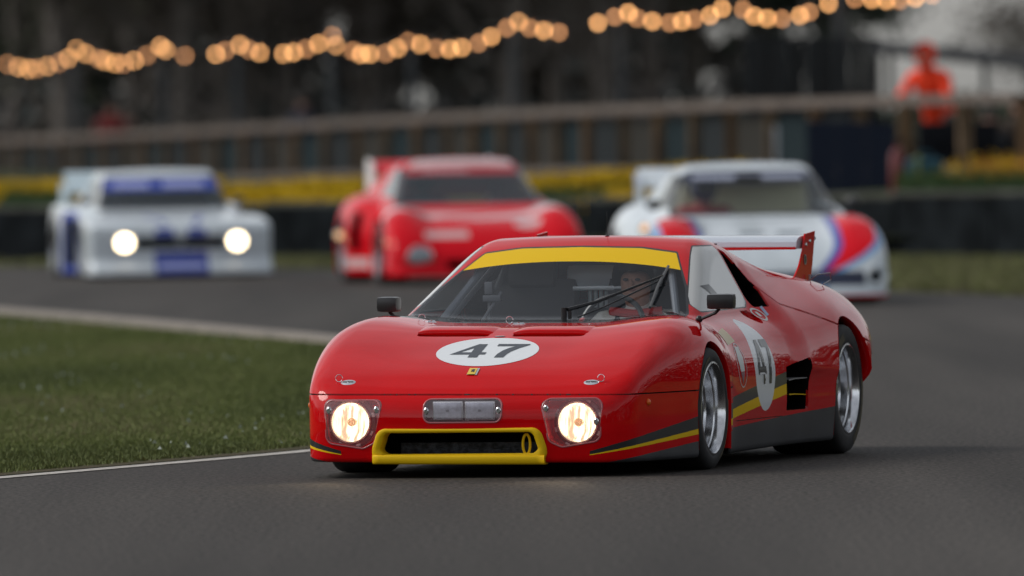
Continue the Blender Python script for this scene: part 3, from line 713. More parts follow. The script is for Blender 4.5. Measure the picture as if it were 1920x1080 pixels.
    # ---- flat print: bonnet roundel, numbers, badge
    decal(s, 'bonnet_roundel', [ell(.638, .0, .188, .250)], (0, 1, 2), .7, WHT, rb)
    four = [(.684, -.176), (.545, -.066), (.545, -.024), (.655, -.027), (.655, .0), (.684, .0), (.684, -.029), (.723, -.029), (.723, -.076), (.684, -.076)]; hole = [(.655, -.130), (.655, -.075), (.596, -.075)]
    seven = [(.543, .030), (.543, .187), (.558, .187), (.60, .147), (.645, .118), (.68, .107), (.723, .101), (.723, .055), (.675, .060), (.63, .074), (.595, .097), (.573, .125), (.573, .030)]
    decal(s, 'number_four', [four, hole], (0, 1, 2), .7, NUM, rb, lift=.003); decal(s, 'number_seven', [seven], (0, 1, 2), .7, NUM, rb, lift=.003)
    # side numbers (tall and narrow)
    f4 = [(-.868, .60), (-.895, .605), (-.962, .605), (-.990, .60)]
    def sn(L, y0=.95): return [(p[0], p[1]) for p in L]
    four_s = [(-.985, .600), (-.935, .600), (-.862, .470), (-.862, .432), (-.945, .432), (-.945, .385), (-.985, .385), (-.985, .432), (-1.005, .432), (-1.005, .470), (-.985, .470)]
    hole_s = [(-.945, .470), (-.900, .470), (-.945, .550)]
    seven_s = [(-1.020, .600), (-1.145, .600), (-1.145, .565), (-1.105, .47), (-1.09, .385), (-1.048, .385), (-1.06, .47), (-1.10, .562), (-1.020, .562)]
    for sg in (1, -1):
        mir = (lambda L: L) if sg > 0 else (lambda L: [(-1.99 - p[0], p[1]) for p in L])
        decal(s, 'door_number_four', [mir(four_s), mir(hole_s)], (0, 2, 1), sg * .97, BLK, drs[sg], lift=.002)
        decal(s, 'door_number_seven', [mir(seven_s)], (0, 2, 1), sg * .97, BLK, drs[sg], lift=.002)
    # oval class badge with outline, yellow-white sticker beside it
    ob = decal(s, 'oval_badge_outline', [ell(-.565, .485, .082, .108), ell(-.565, .485, .076, .102)], (0, 2, 1), .97, mat('sticker_silver', (.55, .52, .52), .4), dr)
    decal(s, 'oval_badge_centre', [[(-.60, .455), (-.53, .455), (-.515, .52), (-.535, .575), (-.60, .575), (-.615, .52)]], (0, 2, 1), .97, mat('sticker_pale', (.62, .64, .62), .4), dr)
    decal(s, 'oval_badge_point', [[(-.60, .452), (-.53, .452), (-.565, .395)]], (0, 2, 1), .97, mat('sticker_grey', (.25, .12, .14), .4), dr)
    decal(s, 'cream_sticker', [[(-.43, .645), (-.60, .665), (-.60, .60), (-.43, .585)]], (0, 2, 1), .97, mat('sticker_cream', (.60, .50, .30), .4), dr)
    decal(s, 'class_letter_ring', [ell(-1.42, .715, .052, .032), ell(-1.42, .715, .042, .024)], (0, 2, 1), .99, MATS['sticker_pale'], rbd)
    decal(s, 'class_letter', [[(-1.405, .705), (-1.435, .705), (-1.43, .728), (-1.41, .728)], ], (0, 2, 1), .99, MATS['sticker_pale'], rbd)
    decal(s, 'class_sticker_bar', [[(-1.475, .705), (-1.51, .712), (-1.53, .755), (-1.50, .750)]], (0, 2, 1), .99, mat('sticker_blue', (.30, .38, .55), .4), rbd)
    # nose badge: yellow plate with a small black rampant horse
    bo = decal(s, 'badge_surround', [[(.852, -.026), (.852, .024), (.912, .024), (.912, -.026)]], (0, 1, 2), .7, CHR, rb, lift=.004)
    decal(s, 'badge_plate', [[(.855, -.025), (.855, .014), (.909, .014), (.909, -.025)]], (0, 1, 2), .7, mat('badge_yellow', (.75, .52, .06), .35, 0, .6), rb, lift=.006)
    horse = [(.868, -.004), (.871, .001), (.868, .005), (.874, .006), (.880, .003), (.884, .006), (.890, .004), (.896, .007), (.893, .001), (.887, -.003), (.892, -.008), (.889, -.012), (.883, -.008), (.878, -.010), (.874, -.014), (.872, -.008)]
    decal(s, 'badge_horse', [horse], (0, 1, 2), .7, BLK, rb, lift=.008)
    # bonnet pins
    def pin(x, y, rot=1):
        p = Vector(s.project(np.array([[x, y, .72]]), 2)[0]); g = s.grad(np.array([p[:]]))[0]; nrm = Vector(g).normalized(); q = nrm.to_track_quat('Z', 'Y').to_matrix().to_4x4()
        M = Matrix.Translation(p) @ q
        o = MB().lathe([(.0, .003), (.014, .003), (.021, .0005), (.021, -.004)], 20, 'z')
        for v in o.bm.verts: v.co.y *= 1.05; v.co.x *= 1.75
        o.tube([(-.026, 0, .005), (.026, 0, .005)], .003, 6); o.tube([(0, 0, 0), (0, 0, .010)], .005, 8)
        for v in o.bm.verts: v.co = M @ v.co
        pts = [tuple(p + Vector((-.004, rot * (.030 + .017 * (1 - math.cos(a))), .020 + .017 * math.sin(a)))) for a in np.linspace(0, 5.8, 20)]; o.tube(pts, .0018, 5)
        o.build('bonnet_pin', CHR, rb)
    pin(.955, -.60, -1); pin(.955, .60, 1); pin(.02, -.46, -1); pin(.02, -.02, -1)
    q = MB().ball(tuple(s.project(np.array([[.42, 0, .7]]), 2)[0]), .02, (1, 1.4, .15)); q.build('bonnet_catch', CHR, rb)
    # ---- arch lips and liners
    for (cx, cz, rx, rz, ymin) in ((-.018, .30, .285, .315, .5), (-2.48, .33, .335, .355, .5)):
        for sg in (-1, 1):
            A = [(math.cos(a), math.sin(a)) for a in np.linspace(0, math.pi, 40)]
            path = [(cx + rx, .10)] + [(cx + rx*c_, cz + rz*s_) for c_, s_ in A] + ([(cx - rx, .09)] if cx > -1 else [(cx - rx, .30)])
            V = []; path = np.array(path)
            for (dy, dr_) in ((0.0015, 0), (-.006, -.006), (-.03, -.006), (-.055, -.0)):
                P3 = np.stack([path[:, 0], np.full(len(path), sg * .97), path[:, 1]], 1); P3 = s.project(P3, 1)
                cen = np.array([cx, cz]); dd = path - cen; dd /= np.linalg.norm(dd, axis=1)[:, None]
                P3[:, 0] += dd[:, 0] * dr_; P3[:, 2] += dd[:, 1] * dr_; P3[:, 1] += sg * dy; V.append(P3)
            n = len(path); V = np.concatenate(V); f = [(i*n+j, i*n+j+1, (i+1)*n+j+1, (i+1)*n+j) for i in range(3) for j in range(n-1)]
            o = pydata('arch_lip', V, f, RED, rb if cx > -1 else rbd, True)
            w_ = MB(); n2 = 24; ring = []
            for k in range(n2 + 1):
                a = math.pi * k / n2; ring.append((cx + (rx + .03) * math.cos(a), cz + (rz + .03) * math.sin(a)))
            ring = [(ring[0][0], .1)] + ring + [(ring[-1][0], .1 if cx > -1 else .34)]
            vo = [w_.bm.verts.new((p[0], sg * .87, min(p[1], .80))) for p in ring]; vi = [w_.bm.verts.new((p[0], sg * .50, min(p[1], .80))) for p in ring]
            for j in range(len(ring)-1): w_.bm.faces.new((vo[j], vo[j+1], vi[j+1], vi[j]))
            w_.bm.faces.new(vi); w_.build('wheel_well', VOID, root, False)
    # ---- wheels
    def wheel(x, y, r, wdt, sg, rim_r=.222):
        wr = empty('wheel', (x, y, r), 0, root)
        o = wdt  # outer face at y=0, inner at -o*sg
        tp = [(rim_r - .004, -.004), (rim_r + .006, .004), (rim_r + .022, .007), (r - .028, .004), (r - .010, -.006), (r - .002, -.022), (r, -.05), (r, -o + .05), (r - .002, -o + .022), (r - .01, -o + .006), (r - .03, -o), (rim_r, -o)]
        MB().lathe([(a, b * sg) for a, b in tp], 72).build('tyre', RUB, wr)
        rp = [(rim_r - .006, -.02), (rim_r + .004, -.004), (rim_r + .003, .004), (rim_r - .006, .006), (rim_r - .012, -.002), (rim_r - .016, -.045), (rim_r - .024, -.050), (rim_r - .028, -.085), (rim_r - .050, -.092), (rim_r - .056, -.125), (.150, -.135)]
        MB().lathe([(a, b * sg) for a, b in rp], 72).build('rim', CHR, wr)
        cp = [(.152, -.130), (.148, -.118), (.135, -.120), (.09, -.150), (.05, -.135), (.035, -.10), (.03, -.07), (.0, -.068)]
        MB().lathe([(a, b * sg) for a, b in cp], 48).build('wheel_centre', DALU, wr)
        for k in range(5):
            a = 2*math.pi*k/5 + .4; m_ = MB(); c, s2 = math.cos(a), math.sin(a); t_ = Vector((-s2, 0, c)); rr_ = Vector((c, 0, s2))
            for (ra, wa, ya, rb_, wb, yb) in ((.04, .02, -.095, .15, .030, -.122),):
                p = [rr_*ra - t_*wa, rr_*ra + t_*wa, rr_*rb_ + t_*wb, rr_*rb_ - t_*wb]; yy = [ya, ya, yb, yb]
                m_.prism([(q.x, yv * sg, q.z) for q, yv in zip(p, yy)], (0, -.02 * sg, 0))
            m_.build('spoke', DALU, wr, False)
        # worn yellow sidewall marking
        ym = mat('tyre_marking', (.085, .066, .022), .7, noise_amt=.6, noise_scale=25, var=(.025, .023, .018))
        for a0, a1 in ((.2, 1.3), (3.0, 4.4)):
            V = []; F_ = []
            for k in range(17):
                a = a0 + (a1 - a0) * k / 16
                for rr_ in (rim_r + .026, r - .032): V.append((rr_ * math.cos(a), sg * (.0085 - (rr_ - rim_r - .022) * .06), rr_ * math.sin(a)))
            F_ = [(2*k, 2*k+1, 2*k+3, 2*k+2) for k in range(16)]; pydata('tyre_marking', V, F_, ym, wr, True)
        return wr
    wheel(0, .935, .293, .27, 1); wheel(0, -.935, .293, .27, -1); wheel(-2.5, .955, .322, .36, 1, .224); wheel(-2.5, -.955, .322, .36, -1, .224)
    # dark axle blocks / floor so that no light passes underneath
    MB().box((-1.25, 0, .11), (3.9, 1.25, .05)).build('floor_pan', VOID, root, False)
    # side duct vanes
    for sg in (1, -1):
        for (za, zb_, m_) in ((.385, .395, mat('vane_grey', (.30, .30, .30), .4)), (.318, .312, YEL)):
            p = []; 
            for xx, zz in ((-1.375, za), (-1.545, (za+zb_)/2 + .004), (-1.715, zb_)):
                yy = abs(s.project(np.array([[xx, sg*.95, zz]]), 1)[0][1]) - .012; p.append((xx, yy, zz))
            V = [(a, sg*b, c) for a, b, c in p] + [(a, sg*(b - .12 * (k*.5)) - sg*.02, c) for k, (a, b, c) in enumerate(p)]; V += [(a, b, c + .004) for a, b, c in V]
            f = [(0,1,4,3),(1,2,5,4),(6,9,10,7),(7,10,11,8),(0,6,7,1),(1,7,8,2),(0,3,9,6),(2,8,11,5)]
            pydata('duct_vane', V, f, m_, rbd)
        V = [(-1.36, sg*.935, .325), (-1.36, sg*.935, .39), (-1.44, sg*.885, .39), (-1.44, sg*.885, .325)]
        pydata('duct_lip', V, [(0,1,2,3)], YEL, rbd)
    # ---- rear wing
    wg = empty('rear_wing', (-2.75, 0, 1.06), 0, root)
    def airfoil(c, th, n=14):
        up = [(c * (.5 - .5*math.cos(math.pi*i/n)), th * math.sin(math.pi * (i/n)**.7)) for i in range(n+1)]; lo = [(x_, -.25*z_) for x_, z_ in up[1:-1]][::-1]; return up + lo
    af = airfoil(.40, .05); 
    def slab(y0, y1, m, name, par, dz=0):
        V = [(.16 - a * .98, y0, -.012 + b + .036 * (a/.4)**2 - .012) for a, b in af] + [(.16 - a * .98, y1, -.012 + b + .036 * (a/.4)**2 - .012) for a, b in af]; n = len(af)
        V = [(x_, y_, z_ - CROLL*y_) for x_, y_, z_ in V]
        f = [(i, (i+1) % n, n + (i+1) % n, n + i) for i in range(n)] + [tuple(range(n))[::-1], tuple(range(n, 2*n))]
        m_ = MB(); vv = [m_.bm.verts.new(v) for v in V]; [m_.bm.faces.new([vv[i] for i in q]) for q in f]; return m_.build(name, m, par)
    slab(-.68, .68, mat('wing_silver', (.50, .55, .62), .35, .1, .6), 'wing_blade', wg)
    MB().box((.150, 0, -.036), (.02, 1.35, .014), bev=.004).build('wing_leading_edge', RED, wg)
    for sg in (1, -1):
        # swept end plate: root long on the body, narrower slanted top
        pl = [(.30, -.20), (-.02, -.245), (-.09, -.16), (-.145, .045), (.03, .050), (.10, -.05), (.17, -.14)]
        pl = [(.30, -.185), (-.02, -.215), (-.075, -.12), (-.14, .052), (.055, .040), (.10, -.04), (.18, -.12)]
        pr = MB().prism([(x_, sg * .70, z_ - CROLL*sg*.7) for x_, z_ in pl], (0, -sg * .008, 0)); ep = pr.build('end_plate', RED, wg, True, 20)
        for (bx, bz_) in ((-.03, -.005), (.045, -.022)):
            MB().lathe([(.0, sg*.006), (.008, sg*.006), (.011, sg*0)], 12, 'y', (bx, sg*.701, bz_)).build('bolt', CHR, ep)
        MB().lathe([(.0, sg*.002), (.026, sg*.002), (.026, 0)], 24, 'y', (.07, sg*.7005, -.095)).build('round_badge', BLK, ep)
        MB().lathe([(.022, sg*.003), (.025, sg*.003)], 24, 'y', (.07, sg*.7005, -.095)).build('badge_ring', MATS['sticker_silver'], ep)
        lw = MB(); lw.tube([(.06, sg*.72, -.20), (.05, sg*.76, -.17), (-.04, sg*.80, -.165), (-.10, sg*.79, -.20), (-.02, sg*.77, -.22)], .003, 6); lw.tube([(.04, sg*.715, -.17), (.04, sg*.715, -.225)], .006, 6); lw.build('tether_wire', ALU, wg)
    # ---- mirrors
    for sg in (1, -1):
        mx, my, mz = (-.30, .905, .800) if sg > 0 else (-.52, -.83, .80)
        mr_ = MB().box((mx, my, mz), (.085, .135 if sg > 0 else .105, .074), Matrix.Rotation(sg * R(4), 3, 'Z'), bev=.022); 
        m_o = mr_.build('door_mirror', mat('mirror_plastic', (.014, .015, .017), .35, 0, .2), root)
        m2 = MB().tube([(mx, my - sg*.01, mz - .035), (mx + .0, my - sg*.03, mz - .055), (mx - .03, my - sg*.12, mz - .088)] if sg > 0 else [(mx, my, mz - .035), (mx, my + .03, mz - .065), (mx - .01, my + .09, mz - .085)], .008, 8)
        if sg > 0: m2.ball((mx - .03, my - .12, mz - .085), .018)
        m2.build('mirror_stalk', TRIM, m_o)
        if sg < 0: MB().prism([(-.42, -.735, .715), (-.56, -.725, .715), (-.56, -.70, .765)], (0, .012, 0)).build('mirror_base', TRIM, m_o, False)
    # tape strip on the driver's window
    def side_strip(name, L, m, sg=1, lift=.002): return decal(s, name, [L], (0, 2, 1), sg * .75, m, sw, lift=lift)
    side_strip('black_tape', [(-.79, .868), (-.91, .874), (-1.03, .785), (-.93, .780)], BLK)
    # ---- wiper
    wp = lambda y, z, lift=.03: Vector(s.project(np.array([[-.3 - (z - .74) * 2.2, y, z]]), 0)[0]) + Vector((.437, 0, .9)) * lift
    a0 = Vector((-.215, .16, .745)); 
    wq = MB(); wq.tube([a0 + Vector((0, -.02, -.03)), a0 + Vector((0, -.02, .035))], .014, 10); wq.tube([a0 + Vector((0, .01, -.02)), a0 + Vector((0, .01, .02))], .009, 10)
    tip = wp(.500, .894, .03); wq.tube([a0 + Vector((0, 0, .025)), a0.lerp(tip, .3) + Vector((0, 0, .006)), tip], [.011, .008, .0045], 6)
    wq.tube([a0 + Vector((.0, .05, -.012)), a0.lerp(tip, .3) + Vector((0, .03, -.022)), tip + Vector((0, .01, -.012))], .004, 6)
    wo_ = wq.build('wiper', TRIM, root)
    b0 = wp(.515, .760, .014); b1 = wp(.492, .952, .014); 
    MB().tube([b0, b0.lerp(b1, .5) + Vector((.012, 0, .012)), b1], .0075, 6).build('wiper_blade', mat('blade_metal', (.11, .11, .11), .4, .5), wo_)
    # aerial and roof studs
    an = s.project(np.array([[-1.25, .075, 1.13]]), 2)[0]
    MB().tube([tuple(an), (an[0], an[1], an[2] + .12)], .0012, 5).ball(tuple(an), .012, (1, 1, .6)).build('aerial', TRIM, root)
    # inspection sticker
    decal(s, 'windscreen_ticket', [[(.645, .735), (.715, .735), (.705, .752), (.642, .755)]], (1, 2, 0), -.35, WHT, wsn, lift=.002)
    # ---- cockpit
    INT = mat('interior_black', (.085, .095, .11), .7); CAGE = mat('roll_cage', (.14, .15, .17), .4, .1, .3)
    MB().box((-.48, 0, .62), (.42, 1.36, .10), bev=.03).build('dashboard', INT, root)
    MB().box((-1.0, 0, .20), (1.3, 1.5, .05)).build('cockpit_floor', INT, root, False)
    for sg in (-1, 1):
        c = MB(); c.tube([(-.55, sg*.62, .66), (-.98, sg*.47, .98), (-1.14, sg*.44, 1.04), (-1.34, sg*.43, 1.05)], .019, 10); c.tube([(-1.34, sg*.52, .25), (-1.34, sg*.52, .85), (-1.34, sg*.43, 1.05)], .019, 10)
        if sg < 0: c.tube([(-.55, -.62, .62), (-1.40, -.50, 1.02)], .015, 8)
        c.build('roll_cage_tube', CAGE, root)
    MB().tube([(-1.34, -.43, 1.05), (-1.34, .43, 1.05)], .019, 10).build('roll_hoop', CAGE, root)
    # bulkhead with a window, grey air box and finned plenum seen through it
    bk = MB(); 
    for c, d in (((-1.50, 0, .50), (.03, 1.20, .60)), ((-1.50, -.46, .93), (.03, .24, .27)), ((-1.50, .46, .93), (.03, .20, .27))): bk.box(c, d)
    bk.build('bulkhead', INT, root, False)
    ab_ = MB().box((-1.40, -.02, .915), (.10, .30, .12), bev=.045); ab_.build('air_box', mat('air_box_grey', (.55, .60, .66), .35, .2, .4), root)
    fb_ = MB().box((-1.37, .01, .855), (.10, .27, .022), bev=.004); fb_.build('air_box_flange', ALU, root)
    for k in range(7): MB().tube([(-1.37, -.05 + k*.028, .76), (-1.37, -.05 + k*.028, .845)], .011, 8).build('intake_trumpet', mat('trumpet_grey', (.45, .48, .50), .4, .3), root)
    # seats
    for yy, hgt in ((.27, .90), (-.33, .90)):
        st = MB(); st.box((-1.30, yy, .60), (.10, .44, .62), Matrix.Rotation(R(-16), 3, 'Y'), bev=.04); st.box((-1.33, yy, .93), (.08, .24, .14), Matrix.Rotation(R(-16), 3, 'Y'), bev=.035); st.box((-.98, yy, .33), (.50, .46, .12), bev=.04)
        st.build('seat', mat('seat_cloth', (.075, .075, .085), .8), root)
    sw_ = MB(); cs = Vector((-.62, .27, .68)); e1 = Vector((0, 1, 0)); e2 = Vector((-.35, 0, .93)).normalized()
    sw_.tube([cs + (e1*math.cos(a) + e2*math.sin(a)) * .155 for a in np.linspace(0, 2*math.pi, 33)], .013, 8, False); sw_.tube([cs - e1*.15, cs + e1*.15], .009, 6); sw_.tube([cs, cs - e2*.15], .009, 6); sw_.tube([cs, cs + Vector((.25, 0, -.08))], .018, 8)
    sw_.build('steering_wheel', TRIM, root)
    # camera bracket and switches at the passenger side
    br = MB(); br.box((-.80, -.40, .87), (.05, .04, .06), bev=.006); br.box((-.78, -.38, .82), (.04, .09, .03), bev=.005); br.tube([(-.78, -.40, .66), (-.80, -.40, .85)], .01, 6); br.tube([(-.70, -.46, .64), (-.80, -.34, .85)], .008, 6)
    br.build('camera_bracket', mat('bracket_grey', (.10, .10, .11), .4, .3), root)
    return root, s

# ------------------------------------------------------------------ the three chasing cars
def simple_wheel(root, x, y, r, wdt, sg, rimmat=None, rim_r=.22):
    wr = empty('wheel', (x, y, r), 0, root)
    tp = [(rim_r, -.004), (rim_r + .015, .004), (r - .02, .002), (r - .004, -.02), (r, -.05), (r, -wdt + .03), (r - .02, -wdt), (rim_r, -wdt)]
    MB().lathe([(a, b*sg) for a, b in tp], 36).build('tyre', RUB, wr)
    MB().lathe([(a, b*sg) for a, b in [(rim_r - .004, -.01), (rim_r, .005), (rim_r - .012, .0), (rim_r - .03, -.06), (rim_r - .07, -.09), (.06, -.07), (.03, -.03), (0, -.03)]], 36).build('rim', rimmat or ALU, wr)
    return wr
def bgcar(name, label, loc, th, P):
    """heading: towards the camera, turned th towards image right"""
    Fd = Vector((math.sin(th), -math.cos(th), 0)); root = empty('race_car', loc, math.atan2(Fd.y, Fd.x)); tag(root, label, 'race car')
    tc = prof(*P['tc'], .05); tf = prof(*P['tf'], .05); W = prof(*P['W'], .05); bend = P.get('bend', .08)
    wx, wz, wsl = P['ws']; rz_ = P['roof']; g0, g1 = P['gh']; fx, fs = P['fb']; kf = P.get('k', .16); nx0 = P['nose']; tx = P['tail']; zbot = P.get('zb', .09)
    def F(x, y, z):
        a = np.sqrt(y*y + 1e-4); b = sstep(a, P.get('b0', .45), P.get('b1', .75))
        T = tc(x)*(1-b) + tf(x)*b; top = (z - T) * .93
        side = a - (W(x) - bend * (np.maximum(z - .45, 0)/.35)**2)
        nose = x - (nx0 + P.get('lip', .0)*sstep(.22 - z, 0, .15) - P.get('rake', .05)*np.maximum(z - .3, 0) - .05*(a/.8)**2)
        A = smax(smax(smax(nose, side, P.get('kc', .18)), -(x - tx), .2), top, kf)
        A = smax(A, zbot - z + 0*x, .02)
        ws = (z - wz + wsl*(x - wx + .14*a*a)) / math.hypot(1, wsl); roof = z - (rz_ - .07*a*a - .03*(x - P['rc'])**2)
        ga = (a - (g0 - g1*(z - wz))) / 1.1; fb = (z - rz_ - fs*(x - fx)) / math.hypot(1, fs)
        B = smax(smax(smax(ws, roof, .07), fb, .10), ga, P.get('kg', .10)); B = smax(B, .45 - z, .02)
        return smin(A, B, .04)
    s = Shell(F, (tx - .2, -1.15, 0), (nx0 + .3, 1.15, rz_ + .1), .032, 'body', P['col'])
    ab = np.abs
    for cx, r in ((0, P['ra'][0]), (-P['wb'], P['ra'][1])):
        s.cut(lambda x, y, z: np.maximum(np.where(z > .3, np.hypot(x - cx, z - .3) - r, ab(x - cx) - r), .6 - ab(y)), part='none')
    # livery: list of (function, material)
    for f, m_, parts in P.get('livery', []): s.cut(f, m=m_, inp=parts)
    Pw = P['screen']; s.cut(lambda x, y, z: np.maximum(sdpoly(y, z, Pw) - .03, np.maximum(P['roofx'] - x, x - .3)), part='trim', m='trim')
    s.cut(lambda x, y, z: np.maximum(sdpoly(y, z, Pw) - .012, np.maximum(P['roofx'] - x, x - .3)), part='windscreen', m='glass', inp={'trim'})
    s.cut(lambda x, y, z: P['strip'] - z, part='sun_strip', m=P['stripm'], inp={'windscreen'})
    if 'sidewin' in P:
        s.cut(lambda x, y, z: np.maximum(sdpoly(x, z, P['sidewin']) - .01, .3 - ab(y)), part='side_window', m='glass', inp={'body'})
    for nm, f, dep in P.get('holes', []):
        s.cut(f, part=nm, inp={'body'})
    mm = dict(P['mm']); mm['trim'] = TRIM; mm['glass'] = P['glass']
    body = s.obj('bodywork', 'body', mm, root, thick=.02); w_ = s.obj('windscreen', 'windscreen', mm, root); s.obj('sun_strip', 'sun_strip', mm, w_); s.obj('windscreen_seal', 'trim', mm, w_)
    if 'sidewin' in P:
        for sg in (-1, 1): s.obj('side_window', 'side_window', mm, root, side=sg)
    for nm, f, dep in P.get('holes', []):
        if nm == 'air_slot' or nm == 'grille_opening': s.recess(nm, nm, dep, [VOID], body)
        else:
            for sg in (-1, 1): s.recess(nm, nm, dep, [VOID], body, side=sg)
    for cx, r, y_ in ((0, P['ra'][0], P['yw'][0]), (-P['wb'], P['ra'][1], P['yw'][1])):
        for sg in (-1, 1):
            simple_wheel(root, cx, sg*y_, P['rw'][0 if cx == 0 else 1], .28, sg, P.get('rimmat'))
            q = MB().box((cx, sg*(y_ - .24), .38), (2*r + .02, .40, .54)); bmesh.ops.delete(q.bm, geom=[f for f in q.bm.faces if f.normal.z < -.5 or f.normal.y*sg > .5], context='FACES'); q.build('wheel_well', VOID, root, False)
    MB().box((-P['wb']/2, 0, .12), (P['wb'] + 1.4, 1.2, .04)).build('floor_pan', VOID, root, False)
    MB().box((wx - 1.0, 0, .50), (1.4, 1.3, .30)).build('cockpit_floor', mat('bg_interior', P.get('intc', (.03, .035, .04)), .8), root, False)
    return root, s, body
def bg_lamp(root, x, y, z, r, on, nm='headlight'):
    h = empty(nm, (x, y, z), 0, root)
    MB().lathe([(r + .012, -.05), (r + .012, .01), (r, .014)], 28, 'x').build('lamp_ring', CHR, h)
    m = mat('amber_marker', (.7, .3, .1), .3, emit=(1, .6, .3), estr=.6) if nm == 'marker_lamp' else mat('bg_beam', (.9, .8, .6), .3, emit=(1, .80, .52), estr=4.5) if on else mat('lamp_off', (.30, .33, .36), .25, .5, .6)
    MB().lathe([(r, .0), (r*.7, .012), (r*.3, .018), (0, .02)], 28, 'x').build('lens', m, h)
def wing(root, x, z, hw, chord, m, m_end, eh=.30, ez=-.16, name='rear_wing', el=.5, cv=.12):
    g = empty(name, (x, 0, z), 0, root)
    n = 10; up = [(chord*(.5 - .5*math.cos(math.pi*i/n)), .045*math.sin(math.pi*(i/n)**.7)) for i in range(n+1)]; lo = [(a, -.3*b) for a, b in up[1:-1]][::-1]; pr = up + lo
    MB().prism([(-a, -hw, b + cv*(a/chord)**1.5*chord) for a, b in pr], (0, 2*hw, 0)).build('wing_blade', m, g)
    for sg in (-1, 1): MB().prism([(.08, sg*hw, ez), (.04, sg*hw, ez + eh*.6), (-.06, sg*hw, ez + eh), (-el, sg*hw, ez + eh + .03), (-el - .03, sg*hw, ez)], (0, sg*.02, 0)).build('end_plate', m_end, g, False)
    return g
def mini_driver(root_car, px, py, hz, hel, lab, suit=(.05, .05, .06)):
    M0 = mat('suit_' + hel[0], suit, .8); SK = mat('face_skin', (.33, .17, .12), .6); GL = mat('gloves_dark', (.03, .03, .03), .7)
    J = [(None, [(px+.05, py, hz-.50, .15, 0), (px-.03, py, hz-.36, .14, 0), (px-.07, py, hz-.24, .16, 0), (px-.05, py, hz-.15, .09, 0), (px-.02, py, hz-.11, .06, 1), (px, py, hz-.04, .08, 1), (px, py, hz+.03, .085, 1)]),
         ((0, 2), [(px-.05, py+.2, hz-.20, .065, 0), (px+.12, py+.26, hz-.32, .05, 0), (px+.36, py+.16, hz-.24, .04, 2)]), ((0, 2), [(px-.05, py-.2, hz-.20, .065, 0), (px+.12, py-.26, hz-.32, .05, 0), (px+.36, py-.16, hz-.24, .04, 2)]),
         ((0, 0), [(px+.15, py+.10, hz-.52, .09, 0), (px+.45, py+.12, hz-.46, .07, 0), (px+.75, py+.1, hz-.6, .05, 0)]), ((0, 0), [(px+.15, py-.10, hz-.52, .09, 0), (px+.45, py-.12, hz-.46, .07, 0), (px+.75, py-.1, hz-.6, .05, 0)])]
    for ci, sg in ((1, 1), (2, -1)):
        for ch in hand((px+.38, py+sg*.16, hz-.23), (1, 0, .2), (0, 0, 1), .8, 2): J.append(((ci, 2), ch))
    o = person('person', lab, root_car.location, root_car.rotation_euler.z, J, [M0, SK, GL], sub=1)
    MB().ball((px - .01, py, hz + .02), .135, (1.05, .92, 1.0)).build('helmet', mat(*hel), o)
    MB().box((px + .118, py, hz + .01), (.04, .17, .075), bev=.015).build('visor', TRIM, o)
def at(u, v, Y=None, z=None):
    """world point seen at photo pixel u,v at depth Y or height z"""
    d = cf + cr * ((u - 960) / FPX) + cu * ((540 - v) / FPX)
    t = Y / d.y if Y is not None else (z - CAM_H) / d.z
    return Vector((0, 0, CAM_H)) + d * t
